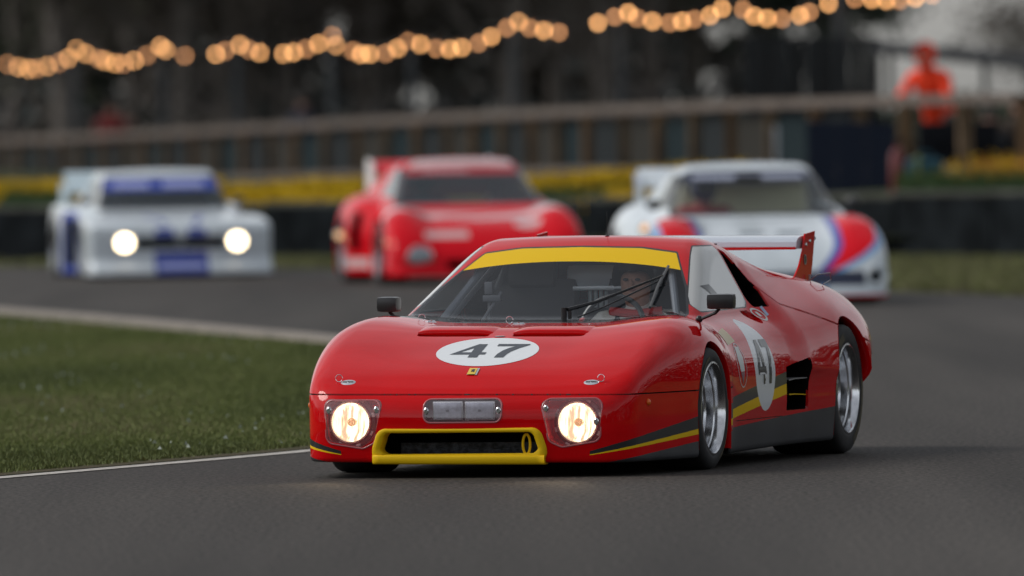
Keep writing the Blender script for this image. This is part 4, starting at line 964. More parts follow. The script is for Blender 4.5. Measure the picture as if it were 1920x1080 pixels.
def bg_cars():
    ab = np.abs
    WH = mat('bg_white_paint', (.56, .62, .66), .4, 0, .8, noise_amt=.05); RD = mat('bg_red_paint', (.62, .006, .015), .45, 0, .55, spec=.0); BL = mat('bg_blue', (.02, .05, .34), .4, 0, .6); LB = mat('bg_light_blue', (.10, .28, .55), .4, 0, .6)
    NV = mat('bg_navy', (.012, .02, .055), .4, 0, .6); PK = mat('bg_pale_pink', (.62, .42, .42), .4, 0, .8); DG = mat('bg_dark_number', (.10, .13, .16), .5)
    gd = glassmat('bg_glass', (.85, .88, .90), refl=.6, ior=1.45, frost=.01, frostcol=(.5, .6, .7)); gd2 = glassmat('bg_glass_dark', (.30, .36, .40), ior=1.5, frost=.03, frostcol=(.4, .6, .75))
    base = dict(tc=([.98, .85, .5, 0, -.4, -1.0, -2.2, -3.0, -3.3], [.22, .36, .58, .70, .78, .84, .85, .82, .7]), tf=([.98, .85, .6, .3, -.1, -.6, -1.2, -1.9, -2.4, -2.9, -3.3], [.28, .42, .60, .74, .79, .76, .80, .88, .90, .85, .7]),
        W=([1.2, .9, .3, -.3, -.8, -1.4, -1.9, -2.5, -3.2], [.90, .97, 1.0, .97, .90, .92, 1.03, 1.05, .95]), nose=.98, tail=-3.25, ws=(-.42, .79, .62), roof=1.262, rc=-1.25, gh=(.75, .42), fb=(-1.75, .24), k=.15, wb=2.27, ra=(.36, .38), yw=(.98, 1.03), rw=(.31, .34),
        screen=[(-.70, .82), (.70, .82), (.52, 1.165), (-.52, 1.165)], kc=.13, roofx=-1.1, strip=1.10, sidewin=[(-.72, .87), (-1.05, 1.15), (-1.45, 1.16), (-1.75, .90)], lip=.05, rake=.25)
    # white 935 style coupe with red and blue stripes
    g0 = at(1430, 571, z=0); th = R(5.5)
    A = dict(base); A.update(col='white', glass=gd, stripm='navy', mm=dict(white=WH, red=RD, blue=BL, lblue=LB, navy=NV), intc=(.12, .12, .10), zb=.06)
    ctr = lambda y, z: .80 + .10 * np.sin(np.clip((.80 - z) / .6, 0, 1) * 3.0)          # bowed stripe down the front wing
    inner = lambda z: .62 - .30*np.clip((.55 - z)/.35, 0, 1)**1.5; outer = lambda z: .96 - .55*np.clip((.60 - z)/.36, 0, 1)**1.6
    fr = lambda x: -x - .35
    A['livery'] = [(lambda x, y, z: np.maximum(np.maximum(inner(z) - .07 - ab(y), ab(y) - outer(z) + .0), fr(x)), 'blue', {'body'}),
                   (lambda x, y, z: np.maximum(np.maximum(inner(z) - .0 - ab(y), ab(y) - outer(z) + .04), fr(x)), 'red', {'body'}),
                   (lambda x, y, z: np.maximum(np.maximum(outer(z) - .05 - ab(y), ab(y) - outer(z) - .035), fr(x)), 'lblue', {'body'}),
                   (lambda x, y, z: np.maximum(np.maximum(z - .30, .17 - z), np.maximum(ab(y) - .78, .6 - x)), 'navy', {'body'}),
                   (lambda x, y, z: np.maximum(z - .09, -x), 'red', {'body'})]
    A['holes'] = [('brake_duct', lambda x, y, z: np.maximum(np.hypot(ab(y) - .87, z - .25) - .055, .5 - x), lambda V: np.tile([-.15, 0, 0], (len(V), 1)))]
    r1, s1, b1 = bgcar('w', 'white race coupe with red and blue stripes curving over its rounded front wings', g0, th, A)
    r1.scale.z = .96
    wing(r1, -2.95, 1.04, .70, .42, WH, WH, .26, -.16, cv=.4)
    for yy in (-.87, .87): MB().lathe([(.062, 0), (.09, .012), (.10, 0)], 24, 'x', (.955, yy, .25)).build('duct_ring', WH, r1)
    for yy in (-.22, .10): decal(s1, 'number_mark', [[(.25, yy), (.25, yy + .22), (.32, yy + .22), (.36, yy + .12), (.36, yy)]], (0, 1, 2), .7, DG, b1, lift=.004, step=.08)
    decal(s1, 'screen_banner', [[(-.48, 1.115), (.48, 1.115), (.47, 1.155), (-.47, 1.155)]], (1, 2, 0), -.9, mat('banner_pale', (.35, .38, .48), .5), b1, lift=.004, step=.1)
    MB().box((-1.55, 0, .88), (.05, 1.15, .35), bev=.05).build('rear_trim', mat('cream_trim', (.75, .72, .48), .7), r1)
    MB().tube([(-1.35, -.6, .4), (-1.35, -.52, 1.13), (-1.35, .52, 1.13), (-1.35, .6, .4)], .022, 8).build('roll_cage', mat('cage_cream', (.75, .74, .58), .5), r1)
    MB().box((-.95, 0, 1.12), (.04, .22, .06), bev=.01).build('interior_mirror', TRIM, r1)
    bg_lamp(r1, -.05, -1.00, .70, .035, True, 'marker_lamp')
    for sg in (-1, 1): MB().ball((-.55, sg*.86, .90), .07, (.9, 1, .7)).build('door_mirror', mat('mirror_plastic', (.014, .015, .017), .35, 0, .2), r1)
    mini_driver(r1, -1.15, -.36, .98, ('helmet_dark_blue', (.03, .035, .10), .3, 0, .5), 'driver in dark helmet behind the windscreen of the white striped coupe', (.30, .03, .03))
    # red 935 style coupe with pale stripes
    g0 = at(894, 530, z=0); B = dict(base)
    B.update(col='red', glass=gd2, stripm='dred', mm=dict(red=RD, pink=PK, dred=mat('banner_red', (.42, .02, .03), .5, 0, .4), black=BLK), zb=.08)
    B['livery'] = [(lambda x, y, z: np.maximum(np.maximum(ab(x - .12 + .10*ab(y)) - .16, z - 2), -x - .3), 'pink', {'body'}), (lambda x, y, z: np.maximum(ab(x - .02 + .35*(y - .2)) - .05, ab(y) - .75), 'red', {'body'}),
                   (lambda x, y, z: np.maximum(np.hypot((x - .45)/.8, y - .45) - .14, .3 - z), 'pink', {'body'}), (lambda x, y, z: np.maximum(ab(z - .50 - .0*y) - .035, np.maximum(ab(y + .38) - .22, .4 - x)), 'pink', {'body'}),
                   (lambda x, y, z: np.maximum(ab(z - .20) - .05, np.maximum(x + 1.35, -x - 2.2)), 'pink', {'body'})]
    B['holes'] = [('side_intake', lambda x, y, z: np.maximum(np.maximum(ab(x + 1.62) - .10, ab(z - .52) - .20), .6 - ab(y)), lambda V: np.stack([V[:, 0]*0 - .15, -np.sign(V[:, 1])*.2, V[:, 0]*0], 1)),
                  ('air_slot', lambda x, y, z: np.maximum(np.maximum(ab(y) - .42, ab(z - .20) - .05), .6 - x), lambda V: np.tile([-.15, 0, 0], (len(V), 1)))]
    B['W'] = ([1.2, .9, .3, -.3, -.8, -1.35, -1.6, -1.9, -2.5, -3.2], [.88, .94, .965, .93, .86, .87, 1.0, 1.05, 1.06, .95])
    r2, s2, b2 = bgcar('r', 'red race coupe with pale bands and white wing end plate, middle chasing car', g0, R(8), B)
    r2.scale.z = .965
    wing(r2, -3.0, 1.09, .60, .40, RD, mat('bg_white_plate', (.72, .70, .68), .5), .42, -.28, cv=.35)
    for sg in (-1, 1): bg_lamp(r2, .925, sg*.68, .27, .115, False)
    bg_lamp(r2, -2.35, -1.05, .48, .04, True, 'marker_lamp')
    decal(s2, 'roof_band', [[(-1.05, -.5), (-1.05, .5), (-1.22, .52), (-1.22, -.52)]], (0, 1, 2), 1.2, PK, b2, lift=.004, step=.1)
    decal(s2, 'screen_lettering', [[(-.40, 1.115), (.06, 1.115), (.06, 1.155), (-.39, 1.155)], ], (1, 2, 0), -.9, mat('banner_pink', (.55, .22, .24), .5), b2, lift=.004, step=.1)
    mini_driver(r2, -1.15, -.36, .98, ('helmet_black_b', (.02, .02, .025), .3, 0, .5), 'driver in black helmet behind the dark windscreen of the red coupe')
    # white and blue saloon with lit headlamps
    g0 = at(322, 519, z=0)
    Cc = dict(tc=([.95, .80, .5, 0, -.3, -1, -2.2, -3.0, -3.2], [.45, .62, .655, .70, .73, .78, .80, .82, .80]), tf=([.95, .80, .5, .1, -.3, -1, -1.6, -2.4, -2.9, -3.2], [.45, .60, .645, .67, .68, .70, .76, .80, .80, .78]), b0=.55, b1=.85,
        W=([1.2, .8, .3, -.3, -.42, -.6, -1.4, -1.7, -2.4, -3.2], [.93, .955, .96, .96, .93, .83, .83, .95, .97, .95]), nose=.90, tail=-3.1, ws=(-.55, .745, .75), roof=1.185, rc=-1.4, gh=(.70, .30), fb=(-2.1, .55), k=.06, kc=.09, kg=.06, bend=.03, wb=2.4, ra=(.35, .36), yw=(.93, .98), rw=(.30, .31),
        screen=[(-.66, .775), (.66, .775), (.56, 1.075), (-.56, 1.075)], roofx=-1.25, strip=.955, sidewin=[(-.95, .82), (-1.15, 1.06), (-1.95, 1.06), (-2.0, .82)], lip=.12, rake=.02, zb=.03,
        col='white', glass=gd2, stripm='blue', mm=dict(white=WH, blue=BL, navy=NV))
    Cc['livery'] = [(lambda x, y, z: np.maximum(np.maximum(ab(y + .0) - .28, ab(z - .16) - .13), .5 - x), 'blue', {'body'}), (lambda x, y, z: np.maximum(np.maximum(ab(ab(y) - .17) - .10, ab(z - .50) - .045), .4 - x), 'blue', {'body'}), (lambda x, y, z: np.maximum(np.maximum(ab(ab(y) - .17 - .2*(.8 - x)) - .035, ab(x - .5) - .32), .55 - z), 'blue', {'body'}),
                    (lambda x, y, z: np.maximum(np.maximum(ab(x + 1.62) - .22, z - .72), .5 - ab(y)), 'blue', {'body'})]
    Cc['holes'] = [('grille_opening', lambda x, y, z: np.maximum(np.maximum(ab(y) - .47, ab(z - .385) - .062), .5 - x), lambda V: np.tile([-.12, 0, 0], (len(V), 1))),
                   ('side_opening', lambda x, y, z: np.maximum(np.maximum(ab(x + 1.56) - .11, ab(z - .38) - .26), .6 - ab(y)), lambda V: np.stack([V[:, 0]*0 - .2, -np.sign(V[:, 1])*.15, V[:, 0]*0], 1))]
    r3, s3, b3 = bgcar('e', 'white and blue boxy race saloon with both headlamps lit, leftmost of the cars', g0, R(8), Cc)
    r3.scale.z = .94
    wing(r3, -2.95, .92, .76, .40, mat('bg_pale_blue', (.45, .55, .60), .5), mat('bg_pale_blue', (.45, .55, .60), .5), .34, -.26, el=.6, cv=.6)
    for sg in (-1, 1): bg_lamp(r3, .885, sg*.585, .395, .090, True)
    MB().box((.86, 0, .385), (.05, .07, .09), bev=.01).build('grille_badge', mat('badge_grey', (.15, .16, .18), .5), r3)
    for y0, y1 in ((-.50, -.12), (.02, .46)): decal(s3, 'screen_lettering', [[(y0, .985), (y1, .985), (y1*.97, 1.05), (y0*.97, 1.05)]], (1, 2, 0), -.9, mat('banner_pale_blue', (.34, .38, .66), .5), b3, lift=.004, step=.1)
    decal(s3, 'spoiler_lettering', [[(-.24, .10), (.24, .10), (.24, .16), (-.24, .16)]], (1, 2, 0), .95, MATS['banner_pale_blue'], b3, lift=.004, step=.1)
    for sg in (-1, 1): MB().ball((-.75, sg*.80, .84), .06, (.8, 1, .7)).build('door_mirror', MATS['mirror_plastic'], r3)
    mini_driver(r3, -1.35, -.33, .92, ('helmet_grey', (.25, .25, .28), .3, 0, .5), 'driver in grey helmet inside the white and blue saloon')

# ------------------------------------------------------------------ ground, track and verges
def asphalt():
    m = bpy.data.materials.new('asphalt'); m.use_nodes = True; t = m.node_tree; b = t.nodes['Principled BSDF']; N = t.nodes.new; l = t.links.new
    tc_ = N('ShaderNodeTexCoord'); n1 = N('ShaderNodeTexNoise'); n1.inputs['Scale'].default_value = 38; n1.inputs['Detail'].default_value = 4; n1.inputs['Roughness'].default_value = .7
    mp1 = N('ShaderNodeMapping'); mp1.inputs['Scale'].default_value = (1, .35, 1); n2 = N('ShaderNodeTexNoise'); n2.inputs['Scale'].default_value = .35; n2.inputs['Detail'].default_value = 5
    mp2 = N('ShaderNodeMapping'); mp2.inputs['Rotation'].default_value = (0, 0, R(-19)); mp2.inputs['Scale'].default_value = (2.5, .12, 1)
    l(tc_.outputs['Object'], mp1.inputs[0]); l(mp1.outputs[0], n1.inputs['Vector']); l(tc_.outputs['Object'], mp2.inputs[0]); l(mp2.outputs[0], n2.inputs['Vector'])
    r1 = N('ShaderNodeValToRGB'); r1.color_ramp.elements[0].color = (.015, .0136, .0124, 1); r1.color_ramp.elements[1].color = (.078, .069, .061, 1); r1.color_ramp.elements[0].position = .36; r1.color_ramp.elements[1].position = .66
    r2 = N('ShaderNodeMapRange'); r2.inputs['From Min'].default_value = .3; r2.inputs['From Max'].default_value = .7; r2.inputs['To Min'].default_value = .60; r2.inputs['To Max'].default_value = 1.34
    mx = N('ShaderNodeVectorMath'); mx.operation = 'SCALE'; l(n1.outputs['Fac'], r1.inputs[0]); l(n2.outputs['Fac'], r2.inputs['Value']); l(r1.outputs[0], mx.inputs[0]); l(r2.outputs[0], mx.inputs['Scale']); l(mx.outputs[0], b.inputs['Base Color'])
    b.inputs['Roughness'].default_value = .82; b.inputs['Specular IOR Level'].default_value = .16
    bp = N('ShaderNodeBump'); bp.inputs['Strength'].default_value = .9; bp.inputs['Distance'].default_value = .006; l(n1.outputs['Fac'], bp.inputs['Height']); l(bp.outputs[0], b.inputs['Normal']); return m
def sheet(name, pts, z, m, kind='structure'):
    from mathutils.geometry import tessellate_polygon
    V = [Vector((p[0], p[1], z)) for p in pts]; tr = tessellate_polygon([V]); o = pydata(name, V, [tuple(t) for t in tr], m)
    o.data.update()
    if o.data.polygons[0].normal.z < 0: o.data.flip_normals()
    return tag(o, kind=kind)
def cr_spline(P, n=10):
    P = [Vector((p[0], p[1], 0)) for p in P]; Q = [P[0]*2 - P[1]] + P + [P[-1]*2 - P[-2]]; out = []
    for i in range(1, len(Q) - 2):
        for k in range(n):
            t = k/n; out.append(.5*((2*Q[i]) + (-Q[i-1]+Q[i+1])*t + (2*Q[i-1]-5*Q[i]+4*Q[i+1]-Q[i+2])*t*t + (-Q[i-1]+3*Q[i]-3*Q[i+1]+Q[i+2])*t**3))
    return out + [P[-1]]
def offs(path, d):
    out = []
    for i, p in enumerate(path):
        t = (path[min(i+1, len(path)-1)] - path[max(i-1, 0)]).normalized(); out.append(p + Vector((t.y, -t.x, 0)) * d)
    return out
def inside(px, py, poly):
    P = np.array([(p[0], p[1]) for p in poly]); c = np.zeros(px.shape, bool); j = len(P) - 1
    for i in range(len(P)):
        x0, y0 = P[i]; x1, y1 = P[j]; c ^= ((y0 > py) != (y1 > py)) & (px < (x1 - x0)*(py - y0)/(y1 - y0 + 1e-12) + x0); j = i
    return c
def blades(name, X, Y, Z, hgt, wid, mats, label=None, seed=0, mi=None):
    g = np.random.default_rng(seed); n = len(X); a = g.uniform(0, 2*np.pi, n); h = hgt * g.uniform(.5, 1.3, n); wv = wid * g.uniform(.6, 1.3, n); ln = g.normal(0, .35, n) * h; la = g.uniform(0, 2*np.pi, n)
    V = np.empty((n, 3, 3)); V[:, 0] = np.stack([X - np.cos(a)*wv, Y - np.sin(a)*wv, Z], 1); V[:, 1] = np.stack([X + np.cos(a)*wv, Y + np.sin(a)*wv, Z], 1); V[:, 2] = np.stack([X + np.cos(la)*ln, Y + np.sin(la)*ln, Z + h], 1)
    T = np.arange(n*3).reshape(n, 3); o = tris_mesh(name, V.reshape(-1, 3), T, mats, mi=mi if mi is not None else g.integers(0, len(mats), n)); tag(o, label, None, None, 'stuff'); return o
def setting():
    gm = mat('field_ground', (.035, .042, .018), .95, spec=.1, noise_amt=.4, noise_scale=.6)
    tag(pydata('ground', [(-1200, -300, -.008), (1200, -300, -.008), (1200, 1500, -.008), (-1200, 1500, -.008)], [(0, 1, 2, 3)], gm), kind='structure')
    # far edge of the track
    far = [at(-500, 493, z=0), at(0, 500, z=0), at(540, 503, z=0), at(1000, 515, z=0), at(1400, 530, z=0), at(1660, 546, z=0), at(1920, 556, z=0), at(2500, 600, z=0)]
    far = [(-60, 175)] + [(p.x, p.y) for p in far] + [(9.5, 70), (13, 30), (16, -40)]
    fp = cr_spline(far, 8); road = [(-60, -40), (-60, 175)] + [(p.x, p.y) for p in fp]
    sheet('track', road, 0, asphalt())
    # infield grass island with kerb and white line
    inf = [(-22, 2), (-13, 30), (-8.2, 47), (-4.0, 58.6), (-2.499, 62.57), (-1.086, 66.5), (-.35, 69.7), (.05, 74), (.20, 80), (-.15, 86), (-.70, 91), (-1.43, 95.5), (-2.6, 101.5), (-4.40, 110.8), (-7.3, 123), (-14, 145), (-30, 165)]
    ip = cr_spline(inf, 8); poly = [(-60, 2)] + [(p.x, p.y) for p in ip] + [(-60, 165)]
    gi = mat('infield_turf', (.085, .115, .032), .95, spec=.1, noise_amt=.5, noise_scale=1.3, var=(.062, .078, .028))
    edge = offs(ip, -.02); sheet('infield', [(-60, 2)] + [(p.x, p.y) for p in edge] + [(-60, 165)], .004, gi)
    def strip(name, path, w0, w1, z, m, h=0):
        a, b = offs(path, w0), offs(path, w1); V = [(p.x, p.y, z) for p in a] + [(p.x, p.y, z) for p in b]; n = len(a)
        f = [(i, i+1, n+i+1, n+i) for i in range(n-1)]
        if h: V += [(p.x, p.y, 0) for p in a] + [(p.x, p.y, 0) for p in b]; f += [(i, i+1, 2*n+i+1, 2*n+i) for i in range(n-1)] + [(n+i, n+i+1, 3*n+i+1, 3*n+i) for i in range(n-1)]
        o = pydata(name, V, f, m); tag(o, kind='structure'); return o
    near = [p for p in ip if p.y < 72]; farp = [p for p in ip if p.y > 90]
    strip('soil_fringe', near, -.16, .05, .008, mat('bare_soil', (.085, .065, .045), .95, spec=.05, noise_amt=.6, noise_scale=14, var=(.05, .055, .025)))
    strip('edge_line', near, .05, .19, .004, mat('line_paint', (.50, .48, .44), .8, noise_amt=.5, noise_scale=16, var=(.30, .28, .25)))
    kc = mat('kerb_concrete', (.23, .20, .165), .8, noise_amt=.2, noise_scale=3)
    # kerb blocks along the far side of the island
    ke = empty('kerb', (0, 0, 0)); tag(ke, 'pale concrete kerb of flat blocks along the far side of the grass island', 'kerb')
    a, b = offs(farp, -.05), offs(farp, .32); n = 0; dist = 0
    pts = []; 
    for i in range(len(farp) - 1):
        L_ = (farp[i+1] - farp[i]).length; k = max(1, int(round(L_ / 1.2)))
        for j in range(k):
            q = lambda P, t: P[i].lerp(P[i+1], t)
            t0, t1 = j/k + .01/k, (j+1)/k - .01/k
            if q(farp, t0).x < -6.5: continue
            mb = MB(); mb.prism([(*q(a, t0)[:2], .0), (*q(a, t1)[:2], .0), (*q(b, t1)[:2], .0), (*q(b, t0)[:2], .0)], (0, 0, .045 + .004*random.random())); mb.build('kerb_block', kc, ke, False)
    # grass blades on the island: dense near the focus plane
    g = np.random.default_rng(3); X = []; Y = []
    def scatter(n, x0, x1, y0, y1, pl, p=1.):
        x = g.uniform(x0, x1, n); y = y0 + (y1 - y0)*g.uniform(0, 1, n)**p; k = inside(x, y, pl); return x[k], y[k]
    pin = [(-60, 2)] + [(p.x, p.y) for p in offs(ip, -.09)] + [(-60, 165)]
    x1, y1 = scatter(560000, -5.5, .4, 57, 112, pin, 1.6); keep = np.abs(x1) < (y1*.0412 + .35); x1, y1 = x1[keep], y1[keep]
    gms = [mat('grass_a', (.13, .155, .045), .7, spec=.2), mat('grass_b', (.16, .18, .065), .7, spec=.2), mat('grass_c', (.095, .115, .038), .7, spec=.2), mat('grass_d', (.17, .15, .08), .8, spec=.2)]
    # patchy: colour follows a broad noise
    nz = np.array([noise.noise(Vector((a_*.55, b_*.16, 0))) for a_, b_ in zip(x1[::1], y1[::1])]) if len(x1) < 300000 else np.sin(x1*1.7 + y1*.31) * .4
    r = nz + g.normal(0, .22, len(x1)); mi = np.where(r > .42, 3, np.where(r > .12, 1, np.where(r > -.18, 0, 2)))
    blades('infield_grass', x1, y1, np.full(len(x1), .004), .022, .0065, gms, seed=5, mi=mi)
    # daisies and seed heads
    x2, y2 = scatter(900, -5.5, .4, 58, 106, pin); nz2 = np.array([noise.noise(Vector((a_*.9, b_*.22, 3))) for a_, b_ in zip(x2, y2)]); k = nz2 > .05; x2, y2 = x2[k], y2[k]
    blades('daisies', x2, y2, np.full(len(x2), .03), .018, .015, [mat('daisy_white', (.34, .38, .33), .8)], seed=9)
    # outer verge
    ver = [(p.x, p.y) for p in fp]; vout = [(80, -40), (80, 400), (-80, 400), (-60, 175)]
    sheet('verge', ver + vout, .004, mat('verge_turf', (.12, .12, .05), .95, spec=.1, noise_amt=.45, noise_scale=.9))
    pv = ver + vout; x3, y3 = scatter(160000, -7.5, 8, 108, 152, pv); keep = np.abs(x3) < y3*.043 + .4; x3, y3 = x3[keep], y3[keep]
    blades('verge_grass', x3, y3, np.full(len(x3), .004), .07, .02, [mat('verge_a', (.18, .19, .08), .8, spec=.2), mat('verge_b', (.13, .14, .055), .8, spec=.2), mat('verge_c', (.13, .12, .07), .8, spec=.2)], seed=6)

    # tyre wall along the far verge: dark faced blocks
    wl = [at(-200, 489, z=0), at(300, 489, z=0), at(900, 487, z=0), at(1500, 486, z=0), at(2050, 489, z=0)]
    base = [Vector((p.x, p.y, 0)) for p in wl]; tops = [.60, .60, .62, .66, .70]
    wroot = empty('tyre_wall', base[0]); wroot.location = (0, 0, 0); tag(wroot, 'low dark rubber-faced barrier along the far edge of the track', 'barrier')
    wm = mat('conveyor_rubber', (.011, .0135, .0155), .9, spec=.03, noise_amt=.4, noise_scale=2.5); cap = mat('barrier_cap', (.055, .058, .045), .9, noise_amt=.5, noise_scale=2)
    for i in range(4):
        A_, B_ = base[i], base[i+1]; L_ = (B_ - A_).length; k = max(2, int(L_ / 1.5))
        for j in range(k):
            p, q = A_.lerp(B_, (j + .01)/k), A_.lerp(B_, (j + .99)/k); h0 = tops[i] + (tops[i+1] - tops[i])*(j/k) + random.uniform(-.02, .02)
            mb = MB(); mb.prism([(p.x, p.y, .0), (q.x, q.y, .0), (q.x, q.y + .9, .0), (p.x, p.y + .9, .0)], (0, 0, h0)); mb.build('wall_block', wm, wroot, False)
            mb = MB(); mb.prism([(p.x, p.y + .04, h0), (q.x, q.y + .04, h0), (q.x, q.y + .96, h0), (p.x, p.y + .96, h0)], (0, 0, .05)); mb.build('wall_cap', cap, wroot, False)
    # spectator bank rising behind the wall
    nx, ny = 40, 30; V = []
    def bankz(x, y):
        t = min(1, max(0, (y - 138 + x*1.0) / 14)); return .42 * t + .05*max(0, x) * t * 1.2 + .10*t
    for j in range(ny + 1):
        for i in range(nx + 1):
            x = -16 + 32*i/nx; y0 = 151 - (x + 6)*1.25 if x < 6 else 137; y = y0 + (300 - y0)*(j/ny)**1.5; V.append((x, y, max(.0, bankz(x, y)) + .03*noise.noise(Vector((x*.5, y*.2, 0)))))
    f = [(j*(nx+1)+i, j*(nx+1)+i+1, (j+1)*(nx+1)+i+1, (j+1)*(nx+1)+i) for j in range(ny) for i in range(nx)]
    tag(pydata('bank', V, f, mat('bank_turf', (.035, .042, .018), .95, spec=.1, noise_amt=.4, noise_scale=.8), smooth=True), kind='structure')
    # daffodils on the bank
    n = 42000; x4 = g.uniform(-8, 3.0, n); t4 = g.uniform(0, 1, n); y4 = 152.5 - (x4 + 6)*1.25 + t4*9
    k = (x4 < 2.7 + .8*g.uniform(-1, 1, n)) & (np.abs(x4) < y4*.0415 + .3); x4, y4 = x4[k], y4[k]
    gapn = np.array([noise.noise(Vector((a_*.8, b_*.3, 7))) for a_, b_ in zip(x4, y4)]); z4 = np.array([max(0, bankz(a_, b_)) for a_, b_ in zip(x4, y4)])
    blades('daffodil_leaves', x4, y4, z4, .26, .012, [mat('daffodil_leaf', (.045, .085, .025), .7, spec=.2), mat('daffodil_leaf_b', (.03, .06, .02), .7, spec=.2)], seed=7)
    k = gapn > -.12; xf, yf, zf = x4[k][::2], y4[k][::2], z4[k][::2]
    blades('daffodils', xf, yf, zf + g.uniform(.20, .33, len(xf)), .055, .036, [mat('daffodil_yellow', (.64, .42, .008), .7, spec=.2), mat('daffodil_yellow_b', (.46, .29, .006), .7, spec=.2)], seed=8)
    c = at(1905, 310, Y=142); n = 2600; x5 = g.normal(c.x, .32, n); y5 = g.uniform(140.5, 143.5, n); z5 = c.z - .14 + g.normal(0, .09, n)
    blades('daffodils', x5, y5, z5, .06, .036, [MATS['daffodil_yellow_b'], mat('daffodil_orange', (.38, .17, .01), .7)], seed=12)
    x6, y6 = g.uniform(4.3, 7.2, 5000), g.uniform(138.5, 144, 5000); blades('daffodil_leaves', x6, y6, np.full(5000, .62), .30, .015, [MATS['daffodil_leaf'], MATS['daffodil_leaf_b']], seed=13)

def fence_and_lights():
    wood = [mat('fence_wood', (.15, .095, .055), .9, spec=.05, noise_amt=.3, noise_scale=4), mat('fence_wood_b', (.12, .085, .055), .9, spec=.05, noise_amt=.3, noise_scale=4)]; rail = mat('rail_wood', (.15, .125, .11), .9, spec=.05, noise_amt=.25, noise_scale=4)
    fr = empty('fence', (0, 0, 0)); tag(fr, 'weathered wooden post and rail spectator fence climbing to the right behind the daffodils', 'fence')
    key = [(-150, 268, 346, 265), (0, 258, 341, 252), (300, 244, 333, 226), (560, 229, 325, 208), (800, 215, 319, 194), (1100, 200, 313, 175), (1400, 187, 312, 160), (1700, 178, 312, 148), (2000, 172, 312, 139)]
    us = np.array([k[0] for k in key], float); 
    def top(Y_):
        yy = [k[3] for k in key][::-1]; u_ = np.interp(Y_, yy, us[::-1]); v0 = np.interp(u_, us, [k[1] for k in key]); v1 = np.interp(u_, us, [k[2] for k in key]); return at(u_, v0, Y=Y_), at(u_, v1, Y=Y_)
    Ys = np.arange(262, 139.5, -3.35); prev = None
    proto = None
    for i, Y_ in enumerate(Ys):
        a, b = top(Y_); hgt = a.z - b.z + .45; mb = MB(); mb.box((a.x, a.y, a.z - hgt/2 - .02), (.15, .13, hgt), Matrix.Rotation(.1*(i % 3), 3, 'Z')); mb.build('post', wood[i % 2], fr, False)
        if prev:
            pa, pb = prev
            for (p, q, w_, nm, m_) in ((pa, a, .115, 'top_rail', rail), (pb, b, .09, 'bottom_rail', rail)):
                d = (q - p); n_ = Vector((d.y, -d.x, 0)).normalized() * .04; e = d.normalized() * .004
                P = [p + e + n_*1.6, q - e + n_*1.6, q - e + n_*1.6 - Vector((0, 0, w_)), p + e + n_*1.6 - Vector((0, 0, w_))]
                MB().prism([x[:] for x in P], n_).build(nm, m_, fr, False)
            if i > len(Ys) - 4: prev = (a, b); continue
            mid = (pa + a)/2; d = a - pa; n_ = Vector((d.y, -d.x, 0)).normalized() * -.05
            z0 = (pb.z + b.z)/2 - .12; P = [pa + n_ - Vector((0, 0, .2)), a + n_ - Vector((0, 0, .2)), Vector((a.x, a.y, b.z - .12)) + n_, Vector((pa.x, pa.y, pb.z - .12)) + n_]
            MB().prism([x[:] for x in P], n_*.4).build('infill_panel', mat(('infill_a', 'infill_b', 'infill_c')[i % 3], ((.028, .032, .034), (.040, .038, .034), (.020, .030, .034))[i % 3], .95, spec=.03), fr, False)
        prev = (a, b)
    # lamp posts
    YL = lambda u: float(np.interp(u, [0, 300, 560, 1100, 1700], [262, 236, 218, 200, 200]))
    pm = mat('pole_grey', (.05, .056, .062), .8, spec=.1, noise_amt=.15)
    for (u, vt, lab) in ((140, 85, 'grey lamp pole under the first peak of the lights, far left'), (305, 72, 'grey lamp pole under the second peak of the lights'), (445, 70, 'grey lamp pole under the short group of five bulbs'), (622, 50, 'grey lamp pole at the peak above the red coupe spoiler'), (772, 60, 'slim grey lamp pole beside the pale gap in the trees'), (962, 28, 'grey lamp pole under the high peak above the number 47 roof'), (1165, 10, 'grey lamp pole right of the break in the lights'), (1575, -25, 'thick grey pole in front of the dark shelter')):
        yl = YL(u) + .5; p = at(u, vt + 12, Y=yl); q = MB(); q.tube([(p.x, yl, 0), (p.x, yl, p.z + .05)], [.070, .055] if u != 1575 else [.11, .10], 12); q.lathe([(.16, .0), (.16, .35), (.12, .38)], 12, 'z', (p.x, yl, .3)); o = q.build('lamp_pole', pm); tag(o, lab, 'pole', 'poles that carry the light strings')
    def conv(L_, sc, ox): return [(ox + a/sc, b/sc) for a, b in L_]
    z1 = conv([(38,325),(95,340),(145,348),(182,348),(240,335),(300,318),(345,295),(388,250),(435,272),(500,297),(530,308),(582,320),(625,322),(680,307),(745,280),(812,235),(840,255),(935,283),(1093,275),(1140,258),(1215,228),(1262,252),(1315,267),(1435,272),(1487,265),(1550,248),(1612,222),(1685,180),(1700,232)], 2.7, 0)
    z2 = conv([(185,287),(230,305),(280,305),(370,300),(435,272),(495,230),(565,250),(655,273),(730,277),(797,268),(893,243),(962,207),(1052,157),(1117,125),(1180,157),(1260,172),(1343,182),(1563,130),(1660,95),(1735,72),(1785,103),(1870,120)], 3.0, 600)
    z3 = conv([(62,107),(150,115),(210,107),(270,97),(350,78),(410,42),(515,47),(570,80),(637,92),(710,95),(800,78),(847,60),(943,20),(1075,-5),(1160,-2),(1232,3),(1300,3),(1378,-10),(1460,-25)], 2.667, 1200)
    allb = sorted(z1 + z2 + z3)
    cuts = [145, 312, 470 - 20, 560 - 45, 628, 775, 975, 1090, 1185, 1360, 1560, 1800]; groups = []; cur = []
    br = [160, 320, 380, 510, 630, 778, 978, 1080, 1200, 1372, 1520, 1800]; gi = 0
